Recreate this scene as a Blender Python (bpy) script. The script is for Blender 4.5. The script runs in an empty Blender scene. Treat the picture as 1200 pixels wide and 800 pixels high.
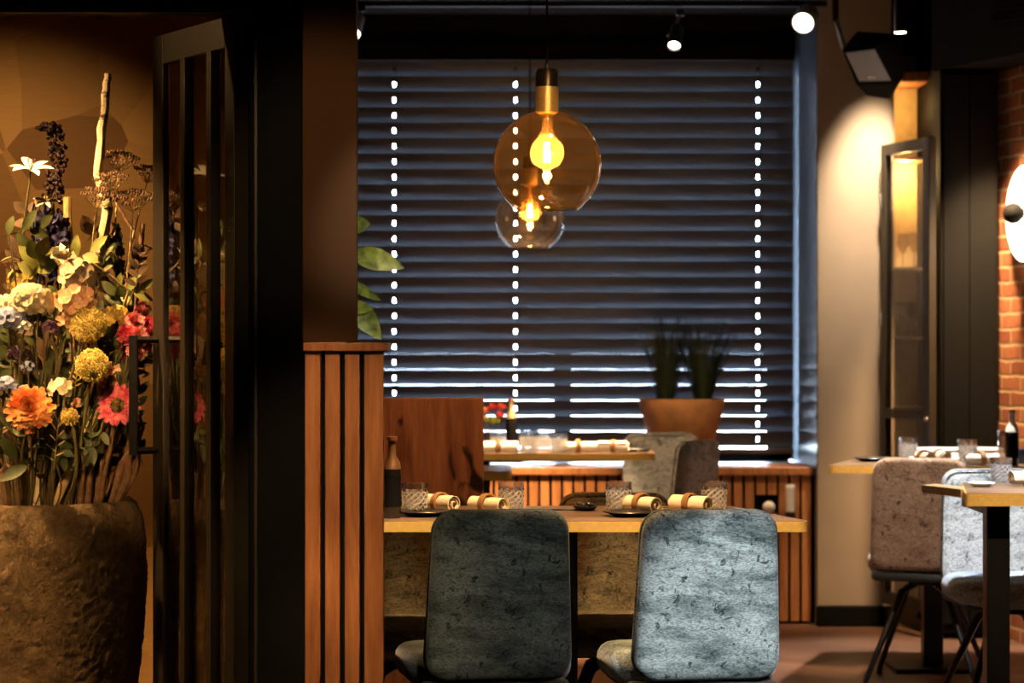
import bpy, math, random
from mathutils import Vector, Matrix, Euler
R = math.radians
PI = math.pi
random.seed(7)
C = bpy.context.scene.collection
F = 85.0 / 36.0 * 1200.0          # focal length in pixels of the 1200 wide frame
H = 1.18                          # camera height


def P(x, y, Y):                   # photo pixel at depth Y -> world
    return Vector(((x - 600) * Y / F, Y, H - (y - 400) * Y / F))


# ------------------------------------------------------------------ materials
def new_mat(name):
    m = bpy.data.materials.new(name)
    m.use_nodes = True
    nt = m.node_tree
    b = nt.nodes['Principled BSDF']
    return m, nt, b


def node(nt, typ, **kw):
    n = nt.nodes.new(typ)
    for k, v in kw.items():
        if k in n.inputs.keys():
            n.inputs[k].default_value = v
        else:
            setattr(n, k, v)
    return n


def mix_col(nt, fac, a, b):
    r = nt.nodes.new('ShaderNodeValToRGB')
    r.color_ramp.elements[0].color = (*a, 1)
    r.color_ramp.elements[1].color = (*b, 1)
    nt.links.new(fac, r.inputs[0])
    return r


def coords(nt, scale=(1, 1, 1), rot=(0, 0, 0), kind='Object'):
    t = nt.nodes.new('ShaderNodeTexCoord')
    mp = nt.nodes.new('ShaderNodeMapping')
    mp.inputs['Scale'].default_value = scale
    mp.inputs['Rotation'].default_value = rot
    nt.links.new(t.outputs[kind], mp.inputs[0])
    return mp.outputs[0]


def plain(name, col, rough=.6, metal=0.0, var=.12, scale=30, bump=0.0, spec=.5, sheen=0.0):
    m, nt, b = new_mat(name)
    v = coords(nt)
    n = node(nt, 'ShaderNodeTexNoise', Scale=scale, Detail=4.0)
    nt.links.new(v, n.inputs['Vector'])
    a = tuple(max(0, c * (1 - var)) for c in col)
    d = tuple(min(1, c * (1 + var)) for c in col)
    r = mix_col(nt, n.outputs[0], a, d)
    r.color_ramp.elements[0].position = .3
    r.color_ramp.elements[1].position = .7
    nt.links.new(r.outputs[0], b.inputs['Base Color'])
    b.inputs['Roughness'].default_value = rough
    b.inputs['Metallic'].default_value = metal
    b.inputs['Specular IOR Level'].default_value = spec
    b.inputs['Sheen Weight'].default_value = sheen
    if bump:
        bp = node(nt, 'ShaderNodeBump', Strength=bump, Distance=.01)
        nt.links.new(n.outputs[0], bp.inputs['Height'])
        nt.links.new(bp.outputs[0], b.inputs['Normal'])
    return m


def wood(name, c1, c2, scale=(9, 9, .7), rough=.45, dist=4.0, knots=False, spec=.4):
    m, nt, b = new_mat(name)
    v = coords(nt, scale)
    n = node(nt, 'ShaderNodeTexNoise', Scale=3.0, Detail=6.0, Roughness=.6, Distortion=dist * .25)
    nt.links.new(v, n.inputs['Vector'])
    v2 = coords(nt, tuple(s * 6 for s in scale))
    n2 = node(nt, 'ShaderNodeTexNoise', Scale=4.0, Detail=3.0)
    nt.links.new(v2, n2.inputs['Vector'])
    mx = node(nt, 'ShaderNodeMath', operation='MULTIPLY_ADD')
    nt.links.new(n2.outputs[0], mx.inputs[0])
    mx.inputs[1].default_value = .35
    nt.links.new(n.outputs[0], mx.inputs[2])
    r = mix_col(nt, mx.outputs[0], c1, c2)
    r.color_ramp.elements[0].position = .45
    r.color_ramp.elements[1].position = .85
    out = r.outputs[0]
    if knots:
        v3 = coords(nt, (13, 13, 5.5))
        k = node(nt, 'ShaderNodeTexNoise', Scale=1.3, Detail=5.0, Distortion=.8)
        nt.links.new(v3, k.inputs['Vector'])
        kr = nt.nodes.new('ShaderNodeValToRGB')
        kr.color_ramp.elements[0].position = .63
        kr.color_ramp.elements[1].position = .70
        nt.links.new(k.outputs[0], kr.inputs[0])
        mm = nt.nodes.new('ShaderNodeMixRGB')
        mm.inputs[2].default_value = (.02, .007, .004, 1)
        nt.links.new(kr.outputs[0], mm.inputs[0])
        nt.links.new(out, mm.inputs[1])
        out = mm.outputs[0]
    nt.links.new(out, b.inputs['Base Color'])
    b.inputs['Roughness'].default_value = rough
    b.inputs['Specular IOR Level'].default_value = spec
    bp = node(nt, 'ShaderNodeBump', Strength=.15, Distance=.004)
    nt.links.new(mx.outputs[0], bp.inputs['Height'])
    nt.links.new(bp.outputs[0], b.inputs['Normal'])
    return m


def velvet(name, dark, light, scale=1.0, lo=.40, hi=.56):
    """crushed velvet: blotchy pile with small dark bruises and a fine weave"""
    m, nt, b = new_mat(name)
    v = coords(nt, (1, 1, 1))
    vs = coords(nt, (.6, .6, 1.6))
    n = node(nt, 'ShaderNodeTexNoise', Scale=9.0 * scale, Detail=9.0, Roughness=.72, Distortion=.3)
    nt.links.new(vs, n.inputs['Vector'])
    n2 = node(nt, 'ShaderNodeTexNoise', Scale=42.0 * scale, Detail=4.0, Roughness=.6, Distortion=1.2)
    nt.links.new(v, n2.inputs['Vector'])
    n3 = node(nt, 'ShaderNodeTexNoise', Scale=420.0, Detail=2.0)
    nt.links.new(coords(nt, (.35, .35, 1)), n3.inputs['Vector'])
    r = mix_col(nt, n.outputs[0], dark, light)
    r.color_ramp.elements[0].position = lo - .02
    r.color_ramp.elements[1].position = hi + .02
    r2 = nt.nodes.new('ShaderNodeValToRGB')
    r2.color_ramp.elements[0].color = (.16, .16, .16, 1)
    r2.color_ramp.elements[1].color = (1, 1, 1, 1)
    r2.color_ramp.elements[0].position = .33
    r2.color_ramp.elements[1].position = .43
    nt.links.new(n2.outputs[0], r2.inputs[0])
    r3 = nt.nodes.new('ShaderNodeValToRGB')
    r3.color_ramp.elements[0].color = (.35, .35, .35, 1)
    r3.color_ramp.elements[1].color = (1.0, 1.0, 1.0, 1)
    r3.color_ramp.elements[0].position = .38
    r3.color_ramp.elements[1].position = .60
    nt.links.new(n3.outputs[0], r3.inputs[0])
    a = nt.nodes.new('ShaderNodeMixRGB'); a.blend_type = 'MULTIPLY'; a.inputs[0].default_value = 1
    nt.links.new(r.outputs[0], a.inputs[1]); nt.links.new(r2.outputs[0], a.inputs[2])
    c = nt.nodes.new('ShaderNodeMixRGB'); c.blend_type = 'MULTIPLY'; c.inputs[0].default_value = .8
    nt.links.new(a.outputs[0], c.inputs[1]); nt.links.new(r3.outputs[0], c.inputs[2])
    nt.links.new(c.outputs[0], b.inputs['Base Color'])
    b.inputs['Roughness'].default_value = .85
    b.inputs['Specular IOR Level'].default_value = .15
    b.inputs['Sheen Weight'].default_value = .25
    b.inputs['Sheen Roughness'].default_value = .4
    bp = node(nt, 'ShaderNodeBump', Strength=.3, Distance=.003)
    nt.links.new(n2.outputs[0], bp.inputs['Height'])
    nt.links.new(bp.outputs[0], b.inputs['Normal'])
    return m


def pane(name, tint=(1, 1, 1), ior=1.5, rough=0.0, boost=1.0):
    m = bpy.data.materials.new(name); m.use_nodes = True
    nt = m.node_tree; nt.nodes.clear()
    o = nt.nodes.new('ShaderNodeOutputMaterial')
    t = nt.nodes.new('ShaderNodeBsdfTransparent'); t.inputs[0].default_value = (*tint, 1)
    g = nt.nodes.new('ShaderNodeBsdfGlossy'); g.inputs['Roughness'].default_value = rough
    fr = nt.nodes.new('ShaderNodeFresnel'); fr.inputs[0].default_value = ior
    mu = node(nt, 'ShaderNodeMath', operation='MULTIPLY'); mu.inputs[1].default_value = boost; mu.use_clamp = True
    mx = nt.nodes.new('ShaderNodeMixShader')
    ge = nt.nodes.new('ShaderNodeNewGeometry')          # same reflectance from both faces of a thin sheet
    mr = nt.nodes.new('ShaderNodeMapRange')
    mr.inputs['To Min'].default_value = ior; mr.inputs['To Max'].default_value = 1.0 / ior
    nt.links.new(ge.outputs['Backfacing'], mr.inputs['Value']); nt.links.new(mr.outputs[0], fr.inputs[0])
    nt.links.new(fr.outputs[0], mu.inputs[0]); nt.links.new(mu.outputs[0], mx.inputs[0])
    nt.links.new(t.outputs[0], mx.inputs[1]); nt.links.new(g.outputs[0], mx.inputs[2])
    nt.links.new(mx.outputs[0], o.inputs[0])
    return m


def hazed(m, col, fac):
    """thin coloured coating that scatters a little of the lamp's light"""
    nt = m.node_tree
    o = [n for n in nt.nodes if n.type == 'OUTPUT_MATERIAL'][0]
    src = o.inputs[0].links[0].from_socket
    t = nt.nodes.new('ShaderNodeBsdfTranslucent'); t.inputs[0].default_value = (*col, 1)
    mx = nt.nodes.new('ShaderNodeMixShader'); mx.inputs[0].default_value = fac
    nt.links.new(src, mx.inputs[1]); nt.links.new(t.outputs[0], mx.inputs[2]); nt.links.new(mx.outputs[0], o.inputs[0])
    return m


def crystal(name):
    m = bpy.data.materials.new(name); m.use_nodes = True
    nt = m.node_tree; nt.nodes.clear()
    o = nt.nodes.new('ShaderNodeOutputMaterial')
    g = nt.nodes.new('ShaderNodeBsdfGlass'); g.inputs['IOR'].default_value = 1.5; g.inputs['Roughness'].default_value = .05
    t = nt.nodes.new('ShaderNodeBsdfTransparent'); t.inputs[0].default_value = (.98, .98, .98, 1)
    mx = nt.nodes.new('ShaderNodeMixShader'); mx.inputs[0].default_value = .35
    nt.links.new(g.outputs[0], mx.inputs[1]); nt.links.new(t.outputs[0], mx.inputs[2])
    # diamond cuts, whitened to stand in for their sparkle: two crossing sets of spiral grooves round the wall, below a plain rim
    tc = nt.nodes.new('ShaderNodeTexCoord'); sx = nt.nodes.new('ShaderNodeSeparateXYZ')
    nt.links.new(tc.outputs['Object'], sx.inputs[0])

    def mth(op, a, b=None):
        n = nt.nodes.new('ShaderNodeMath'); n.operation = op
        for k, q in enumerate((a, b)):
            if q is None: continue
            if isinstance(q, (int, float)): n.inputs[k].default_value = q
            else: nt.links.new(q, n.inputs[k])
        return n.outputs[0]
    ang = mth('MULTIPLY', mth('ARCTAN2', sx.outputs['Y'], sx.outputs['X']), 12 / (2 * PI))
    zz = mth('MULTIPLY', sx.outputs['Z'], 62.0)
    la = mth('LESS_THAN', mth('FRACT', mth('ADD', ang, zz)), .30)
    lb = mth('LESS_THAN', mth('FRACT', mth('SUBTRACT', ang, zz)), .30)
    low = mth('LESS_THAN', sx.outputs['Z'], .056)
    mask = mth('MULTIPLY', mth('MULTIPLY', mth('MAXIMUM', la, lb), low), .50)
    d = nt.nodes.new('ShaderNodeBsdfTranslucent'); d.inputs[0].default_value = (.97, .97, .97, 1)
    d2 = nt.nodes.new('ShaderNodeBsdfDiffuse'); d2.inputs[0].default_value = (.97, .97, .97, 1)
    mh = nt.nodes.new('ShaderNodeMixShader'); mh.inputs[0].default_value = .5
    nt.links.new(d.outputs[0], mh.inputs[1]); nt.links.new(d2.outputs[0], mh.inputs[2])
    mx2 = nt.nodes.new('ShaderNodeMixShader')
    nt.links.new(mask, mx2.inputs[0]); nt.links.new(mx.outputs[0], mx2.inputs[1]); nt.links.new(mh.outputs[0], mx2.inputs[2])
    nt.links.new(mx2.outputs[0], o.inputs[0])
    return m


def emit(name, col, strength):
    m = bpy.data.materials.new(name); m.use_nodes = True
    nt = m.node_tree; nt.nodes.clear()
    o = nt.nodes.new('ShaderNodeOutputMaterial')
    e = nt.nodes.new('ShaderNodeEmission')
    e.inputs[0].default_value = (*col, 1); e.inputs[1].default_value = strength
    nt.links.new(e.outputs[0], o.inputs[0])
    return m


def petal_mat(name, c_in, c_out, size=.03, transl=.3):
    """petal colour runs from the flower's centre outwards (object space radius)"""
    m, nt, b = new_mat(name)
    v = coords(nt)
    n = node(nt, 'ShaderNodeTexNoise', Scale=70.0, Detail=3.0)
    nt.links.new(v, n.inputs['Vector'])
    r = mix_col(nt, n.outputs[0], c_in, c_out)
    r.color_ramp.elements[0].position = .36
    r.color_ramp.elements[1].position = .62
    nt.links.new(r.outputs[0], b.inputs['Base Color'])
    b.inputs['Roughness'].default_value = .6
    b.inputs['Specular IOR Level'].default_value = .2
    return m


M = {}
M['black'] = plain('black_paint', (.0045, .004, .0035), .75, spec=.10)
M['black_metal'] = plain('black_metal', (.008, .007, .007), .35, .3)
M['door_metal'] = plain('dark_bronze_metal', (.034, .025, .015), .5, .2)
M['ceiling'] = plain('ceiling_black', (.016, .014, .013), .9)
M['wall_dark'] = plain('wall_dark_paint', (.011, .009, .008), .9, spec=.1)
M['wall_brown'] = plain('wall_brown_paint', (.075, .036, .016), .9, spec=.08, var=.05, scale=5)
M['wall_cream'] = plain('wall_taupe_paint', (.36, .275, .20), .75, var=.06, scale=6)
M['reveal'] = plain('reveal_grey_gloss', (.10, .12, .15), .28)
M['slat_wood'] = wood('oiled_slat_wood', (.26, .085, .024), (.52, .20, .068), (10, 10, .8))
M['bench_wood'] = wood('bench_wood', (.30, .105, .032), (.55, .24, .09), (10, 10, .8))
M['slab_wood'] = wood('knotty_slab_wood', (.20, .055, .020), (.50, .18, .075), (7, 7, .55), knots=True)
M['table_wood'] = wood('table_dark_wood', (.10, .060, .035), (.20, .125, .075), (1.0, 9, 9), .28, spec=.6)
M['brass'] = plain('brushed_brass', (.95, .60, .17), .38, .55, .08, 90)
M['brass_pale'] = plain('pale_brass', (.72, .52, .26), .4, .8)
M['teal'] = velvet('teal_crushed_velvet', (.055, .082, .085), (.39, .455, .44))
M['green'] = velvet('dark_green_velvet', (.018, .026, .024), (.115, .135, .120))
M['olive'] = velvet('olive_gold_velvet', (.05, .045, .030), (.26, .22, .14))
M['rose'] = velvet('rose_taupe_velvet', (.26, .16, .115), (.62, .44, .34), lo=.34, hi=.5)
M['silver'] = velvet('silver_grey_velvet', (.14, .15, .15), (.52, .53, .52), lo=.36, hi=.5)
M['blueseat'] = velvet('blue_grey_velvet', (.16, .20, .24), (.50, .57, .64), lo=.34, hi=.5)
M['shell'] = plain('seat_shell_fabric', (.022, .024, .022), .8, sheen=.1)
M['crystal'] = crystal('cut_crystal')
M['napkin'] = plain('napkin_linen', (.78, .66, .48), .9, var=.06, scale=200, bump=.15)
M['white'] = plain('white_ceramic', (.85, .82, .76), .35, var=.03)
M['plate'] = plain('dark_stoneware', (.020, .018, .018), .30)
M['bottle'] = plain('dark_bottle_glass', (.012, .010, .008), .08, spec=.8)
M['copper'] = plain('copper_foil', (.50, .27, .13), .35, .8)
M['label'] = plain('black_label', (.004, .0035, .0035), .8, spec=.1)
M['clay'] = plain('terracotta_pot', (.46, .22, .085), .7, var=.22, scale=14, bump=.1)
M['grass'] = plain('grass_blades', (.022, .040, .012), .6, var=.4, scale=30)
M['leafdark'] = plain('leaf_dark_green', (.06, .075, .016), .5, var=.4, scale=40)
M['leafpale'] = plain('leaf_pale_green', (.34, .36, .09), .5, var=.25, scale=40)
M['leafbrown'] = plain('leaf_brown', (.10, .052, .020), .7, var=.5, scale=40)
M['leaftropic'] = plain('leaf_variegated', (.17, .21, .03), .4, var=.7, scale=45)
M['stem'] = plain('stem_olive', (.12, .10, .035), .7, var=.3)
M['twig'] = plain('twig_brown', (.16, .085, .04), .85, var=.4, scale=50, bump=.4)
M['dry'] = plain('dry_umbel', (.50, .36, .16), .85, var=.3, scale=80)
M['soil'] = plain('soil', (.030, .018, .010), 1.0, var=.5, scale=60, bump=.6)
M['grille'] = plain('speaker_grille', (.34, .35, .40), .6, var=.1, scale=300)
M['grey_metal'] = plain('grey_metal', (.42, .42, .42), .4, .6)
M['steel'] = plain('steel', (.7, .7, .7), .25, 1.0)
M['glass'] = pane('door_glass', (.70, .68, .64), 1.55, 0, 3.6)
M['winglass'] = pane('window_glass', (.95, .97, 1), 1.45)
M['globe'] = hazed(pane('amber_globe_glass', (.84, .66, .45), 1.50, .0, 2.2), (.95, .60, .26), .011)
M['globe_clear'] = hazed(pane('smoke_globe_glass', (.86, .80, .74), 1.55, .0, 2.4), (.9, .75, .55), .008)
M['bulb'] = hazed(pane('bulb_glass', (1.0, .80, .45), 1.45), (1.0, .60, .20), .10)
M['filament'] = emit('filament_glow', (1.0, .60, .22), 420)
M['lens'] = emit('lamp_lens', (1.0, .86, .66), 18)
M['disc'] = emit('wall_lamp_glow', (1.0, .80, .56), 5)


def patchwork():
    m, nt, b = new_mat('patchwork_wall_panels')
    v = coords(nt, (5.2, 5.2, 4.6), (0.0, .6, 0))
    vo = node(nt, 'ShaderNodeTexVoronoi', Scale=1.0); vo.distance = 'EUCLIDEAN'
    nt.links.new(v, vo.inputs['Vector'])
    sp = nt.nodes.new('ShaderNodeSeparateColor')
    nt.links.new(vo.outputs['Color'], sp.inputs[0])
    r = mix_col(nt, sp.outputs[0], (.26, .12, .030), (.82, .48, .16))
    wv = node(nt, 'ShaderNodeTexNoise', Scale=26.0, Detail=4.0)
    nt.links.new(coords(nt, (.6, 1, 5), (0, .35, 0)), wv.inputs['Vector'])
    r2 = mix_col(nt, wv.outputs[0], (.72, .72, .72), (1, 1, 1))
    mm = nt.nodes.new('ShaderNodeMixRGB'); mm.blend_type = 'MULTIPLY'; mm.inputs[0].default_value = .8
    nt.links.new(r.outputs[0], mm.inputs[1]); nt.links.new(r2.outputs[0], mm.inputs[2])
    nt.links.new(mm.outputs[0], b.inputs['Base Color'])
    b.inputs['Roughness'].default_value = .65
    bp = node(nt, 'ShaderNodeBump', Strength=.25, Distance=.01)
    nt.links.new(sp.outputs[0], bp.inputs['Height']); nt.links.new(bp.outputs[0], b.inputs['Normal'])
    return m


def brickwall():
    m, nt, b = new_mat('red_brick')
    t = nt.nodes.new('ShaderNodeTexCoord')
    sx = nt.nodes.new('ShaderNodeSeparateXYZ'); cx = nt.nodes.new('ShaderNodeCombineXYZ')
    nt.links.new(t.outputs['Object'], sx.inputs[0])
    nt.links.new(sx.outputs['Y'], cx.inputs['X']); nt.links.new(sx.outputs['Z'], cx.inputs['Y'])
    br = nt.nodes.new('ShaderNodeTexBrick')
    br.inputs['Scale'].default_value = 1.0
    br.inputs['Brick Width'].default_value = .20; br.inputs['Row Height'].default_value = .062
    br.inputs['Mortar Size'].default_value = .008; br.inputs['Mortar Smooth'].default_value = .5
    br.inputs['Color1'].default_value = (.33, .085, .030, 1)
    br.inputs['Color2'].default_value = (.52, .17, .065, 1)
    br.inputs['Mortar'].default_value = (.60, .40, .22, 1)
    nd = node(nt, 'ShaderNodeTexNoise', Scale=9.0, Detail=3.0)
    nt.links.new(t.outputs['Object'], nd.inputs['Vector'])
    ad = nt.nodes.new('ShaderNodeMixRGB'); ad.blend_type = 'ADD'; ad.inputs[0].default_value = .02
    nt.links.new(cx.outputs[0], ad.inputs[1]); nt.links.new(nd.outputs['Color'], ad.inputs[2])
    nt.links.new(ad.outputs[0], br.inputs['Vector'])
    n = node(nt, 'ShaderNodeTexNoise', Scale=40.0, Detail=4.0)
    nt.links.new(t.outputs['Object'], n.inputs['Vector'])
    r2 = mix_col(nt, n.outputs[0], (.4, .4, .4), (1.1, 1.1, 1.1))
    mm = nt.nodes.new('ShaderNodeMixRGB'); mm.blend_type = 'MULTIPLY'; mm.inputs[0].default_value = .8
    nt.links.new(br.outputs[0], mm.inputs[1]); nt.links.new(r2.outputs[0], mm.inputs[2])
    nt.links.new(mm.outputs[0], b.inputs['Base Color'])
    b.inputs['Roughness'].default_value = .9
    bp = node(nt, 'ShaderNodeBump', Strength=.6, Distance=.01)
    nt.links.new(br.outputs['Fac'], bp.inputs['Height']); bp.invert = True
    nt.links.new(bp.outputs[0], b.inputs['Normal'])
    return m


def floorwood():
    m, nt, b = new_mat('floor_planks')
    br = nt.nodes.new('ShaderNodeTexBrick')
    br.inputs['Brick Width'].default_value = .55; br.inputs['Row Height'].default_value = .09
    br.inputs['Scale'].default_value = 1.0
    br.inputs['Mortar Size'].default_value = .002
    br.inputs['Color1'].default_value = (.11, .050, .030, 1)
    br.inputs['Color2'].default_value = (.18, .090, .054, 1)
    br.inputs['Mortar'].default_value = (.03, .015, .01, 1)
    nt.links.new(coords(nt, (1, 1, 1), (0, 0, R(42))), br.inputs['Vector'])
    n = node(nt, 'ShaderNodeTexNoise', Scale=14.0, Detail=5.0)
    nt.links.new(coords(nt, (1, 8, 1), (0, 0, R(42))), n.inputs['Vector'])
    r2 = mix_col(nt, n.outputs[0], (.6, .6, .6), (1.1, 1.1, 1.1))
    mm = nt.nodes.new('ShaderNodeMixRGB'); mm.blend_type = 'MULTIPLY'; mm.inputs[0].default_value = .8
    nt.links.new(br.outputs[0], mm.inputs[1]); nt.links.new(r2.outputs[0], mm.inputs[2])
    nt.links.new(mm.outputs[0], b.inputs['Base Color'])
    b.inputs['Roughness'].default_value = .42
    return m


def potstone():
    m, nt, b = new_mat('rough_stone_pot')
    v = coords(nt)
    n = node(nt, 'ShaderNodeTexNoise', Scale=16.0, Detail=8.0, Roughness=.7)
    nt.links.new(v, n.inputs['Vector'])
    r = mix_col(nt, n.outputs[0], (.13, .075, .032), (.36, .235, .115))
    r.color_ramp.elements[0].position = .32; r.color_ramp.elements[1].position = .7
    nt.links.new(r.outputs[0], b.inputs['Base Color'])
    b.inputs['Roughness'].default_value = .9
    n2 = node(nt, 'ShaderNodeTexNoise', Scale=38.0, Detail=8.0, Roughness=.65)
    nt.links.new(coords(nt, (1, 1, .75)), n2.inputs['Vector'])
    bp = node(nt, 'ShaderNodeBump', Strength=1.0, Distance=.06)
    nt.links.new(n2.outputs[0], bp.inputs['Height']); nt.links.new(bp.outputs[0], b.inputs['Normal'])
    return m


def slatmat():
    m, nt, b = new_mat('grey_brown_blind_slats')
    n = node(nt, 'ShaderNodeTexNoise', Scale=6.0, Detail=3.0)
    nt.links.new(coords(nt, (.4, 1, 3)), n.inputs['Vector'])
    r = mix_col(nt, n.outputs[0], (.044, .047, .054), (.058, .062, .072))
    nt.links.new(r.outputs[0], b.inputs['Base Color'])
    b.inputs['Roughness'].default_value = .42
    b.inputs['Specular IOR Level'].default_value = .5
    return m


def birchmat():
    m, nt, b = new_mat('birch_bark')
    n = node(nt, 'ShaderNodeTexNoise', Scale=22.0, Detail=4.0, Roughness=.6)
    nt.links.new(coords(nt, (1, 1, 2.2)), n.inputs['Vector'])
    r = mix_col(nt, n.outputs[0], (.08, .045, .02), (.82, .66, .42))
    r.color_ramp.elements[0].position = .37; r.color_ramp.elements[1].position = .45
    nt.links.new(r.outputs[0], b.inputs['Base Color'])
    b.inputs['Roughness'].default_value = .8
    return m


M['patch'] = patchwork(); M['brick'] = brickwall(); M['floor'] = floorwood(); M['pot'] = potstone()
M['blind'] = slatmat(); M['birch'] = birchmat()


# ------------------------------------------------------------------ mesh builder
class MB:
    def __init__(s):
        s.v = []; s.f = []

    def add(s, vs, fs, mat=None):
        k = len(s.v)
        s.v += [(mat @ Vector(p)) if mat is not None else Vector(p) for p in vs]
        s.f += [tuple(i + k for i in f) for f in fs]
        return s

    def box(s, x0, x1, y0, y1, z0, z1, mat=None):
        vs = [(x, y, z) for x in (x0, x1) for y in (y0, y1) for z in (z0, z1)]
        fs = [(0, 1, 3, 2), (4, 6, 7, 5), (0, 4, 5, 1), (2, 3, 7, 6), (0, 2, 6, 4), (1, 5, 7, 3)]
        return s.add(vs, fs, mat)

    def prism(s, pts, z0, z1):           # pts: (x,y) polygon
        n = len(pts)
        vs = [(x, y, z0) for x, y in pts] + [(x, y, z1) for x, y in pts]
        fs = [tuple(range(n - 1, -1, -1)), tuple(range(n, 2 * n))]
        fs += [(i, (i + 1) % n, n + (i + 1) % n, n + i) for i in range(n)]
        return s.add(vs, fs)

    def lathe(s, prof, seg=32, mat=None, cap0=True, cap1=True):   # prof: (r,z)
        vs = []; fs = []
        for r, z in prof:
            for i in range(seg):
                a = 2 * PI * i / seg
                vs.append((r * math.cos(a), r * math.sin(a), z))
        for j in range(len(prof) - 1):
            for i in range(seg):
                k = (i + 1) % seg
                fs.append((j * seg + i, j * seg + k, (j + 1) * seg + k, (j + 1) * seg + i))
        if cap0: fs.append(tuple(range(seg - 1, -1, -1)))
        if cap1: fs.append(tuple(range((len(prof) - 1) * seg, len(prof) * seg)))
        return s.add(vs, fs, mat)

    def tube(s, pts, rad, seg=8, closed=False):
        pts = [Vector(p) for p in pts]; n = len(pts)
        if not isinstance(rad, (list, tuple)): rad = [rad] * n
        vs = []; fs = []; up = None
        for i, p in enumerate(pts):
            if closed: d = pts[(i + 1) % n] - pts[i - 1]
            else: d = pts[min(i + 1, n - 1)] - pts[max(i - 1, 0)]
            d = d.normalized() if d.length > 1e-9 else Vector((0, 0, 1))
            if up is None:
                up = Vector((1, 0, 0)) if abs(d.x) < .8 else Vector((0, 1, 0))
            a = d.cross(up).normalized(); b = a.cross(d).normalized(); up = b
            for k in range(seg):
                t = 2 * PI * k / seg
                vs.append(p + (a * math.cos(t) + b * math.sin(t)) * rad[i])
        m = n if closed else n - 1
        for i in range(m):
            for k in range(seg):
                q = (k + 1) % seg; j = (i + 1) % n
                fs.append((i * seg + k, i * seg + q, j * seg + q, j * seg + k))
        if not closed:
            fs.append(tuple(range(seg - 1, -1, -1))); fs.append(tuple(range((n - 1) * seg, n * seg)))
        return s.add(vs, fs)

    def ball(s, c, r, seg=10, rings=7, sz=1.0):
        prof = [(max(1e-4, r * math.sin(PI * j / rings)), -r * sz * math.cos(PI * j / rings)) for j in range(rings + 1)]
        return s.lathe(prof, seg, Matrix.Translation(Vector(c)), False, False)

    def strip(s, c, fr, L, W, prof, tilt, curl=0.0, n=5, cup=0.0, roll=0.0):
        """petal/leaf blade starting at c; fr = 3x3 frame (x=length dir, z=up)"""
        vs = []; fs = []
        x = 0.0; z = 0.0; a = tilt
        ds = L / (n - 1)
        for i in range(n):
            t = i / (n - 1)
            w = W * prof(t) * .5
            ca = cup * w
            vs += [Vector(c) + fr @ Vector((x, -w, z + ca)), Vector(c) + fr @ Vector((x, 0, z)), Vector(c) + fr @ Vector((x, w, z + ca))]
            x += ds * math.cos(a); z += ds * math.sin(a); a += curl / (n - 1)
        for i in range(n - 1):
            k = 3 * i
            fs += [(k, k + 3, k + 4, k + 1), (k + 1, k + 4, k + 5, k + 2)]
        return s.add(vs, fs)

    def build(s, name, mat, parent=None, bevel=0.0, sharp=38, seg=2, origin=None):
        o = origin if origin is not None else (parent_loc(parent) if parent is not None else Vector((0, 0, 0)))
        me = bpy.data.meshes.new(name)
        me.from_pydata([tuple(v - o) for v in s.v], [], s.f)
        me.materials.append(mat)
        for p in me.polygons: p.use_smooth = True
        me.set_sharp_from_angle(angle=R(sharp))
        me.update()
        ob = bpy.data.objects.new(name, me); C.objects.link(ob)
        if parent is not None: ob.parent = parent
        elif origin is not None: ob.location = o
        if bevel:
            b = ob.modifiers.new('bevel', 'BEVEL'); b.width = bevel; b.segments = seg; b.limit_method = 'ANGLE'; b.angle_limit = R(35)
        return ob


def parent_loc(p):
    l = Vector((0, 0, 0))
    while p is not None:
        l = l + p.location; p = p.parent
    return l


def tag(o, label=None, cat=None, group=None, kind=None):
    if label: o['label'] = label
    if cat: o['category'] = cat
    if group: o['group'] = group
    if kind: o['kind'] = kind
    return o


def thing(name, label, cat, loc=(0, 0, 0), group=None):
    o = bpy.data.objects.new(name, None); C.objects.link(o)
    o.location = loc; o.empty_display_size = .05
    return tag(o, label, cat, group)


def struct(name, mb, mat, bevel=0.0, parent=None, label=None, origin=None):
    o = mb.build(name, mat, parent, bevel, origin=origin)
    if parent is None: o['kind'] = 'structure'
    if label: o['label'] = label
    return o


def dup(root, loc, rotz, label, group=None, mats=None):
    def cp(o, par):
        c = o.copy(); C.objects.link(c)
        if par is not None: c.parent = par
        for ch in o.children: cp(ch, c)
        return c
    r = cp(root, None)
    r.location = loc; r.rotation_euler = (0, 0, rotz); r['label'] = label
    if group: r['group'] = group
    elif 'group' in r.keys(): del r['group']
    return r


def recolor(root, part, mat):       # a copy with another cover
    for ch in root.children_recursive:
        if ch.name.split('.')[0] in part:
            me = ch.data.copy(); me.materials.clear(); me.materials.append(mat); ch.data = me


def frame(n, roll=0.0):
    n = Vector(n).normalized()
    a = Vector((0, 0, 1)) if abs(n.z) < .9 else Vector((1, 0, 0))
    x = a.cross(n).normalized(); y = n.cross(x)
    m = Matrix((x, y, n)).transposed()
    return m @ Matrix.Rotation(roll, 3, 'Z')


def rrect(w, h, r, n=7, wt=None):
    """rounded rectangle outline, centred; wt = width at the top"""
    wt = w if wt is None else wt
    pts = []
    for cx, cy, a0, ww in ((1, 1, 0, wt), (-1, 1, 90, wt), (-1, -1, 180, w), (1, -1, 270, w)):
        for i in range(n):
            a = R(a0 + 90 * i / (n - 1))
            pts.append((cx * (ww / 2 - r) + r * math.cos(a), cy * (h / 2 - r) + r * math.sin(a)))
    return pts


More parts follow.
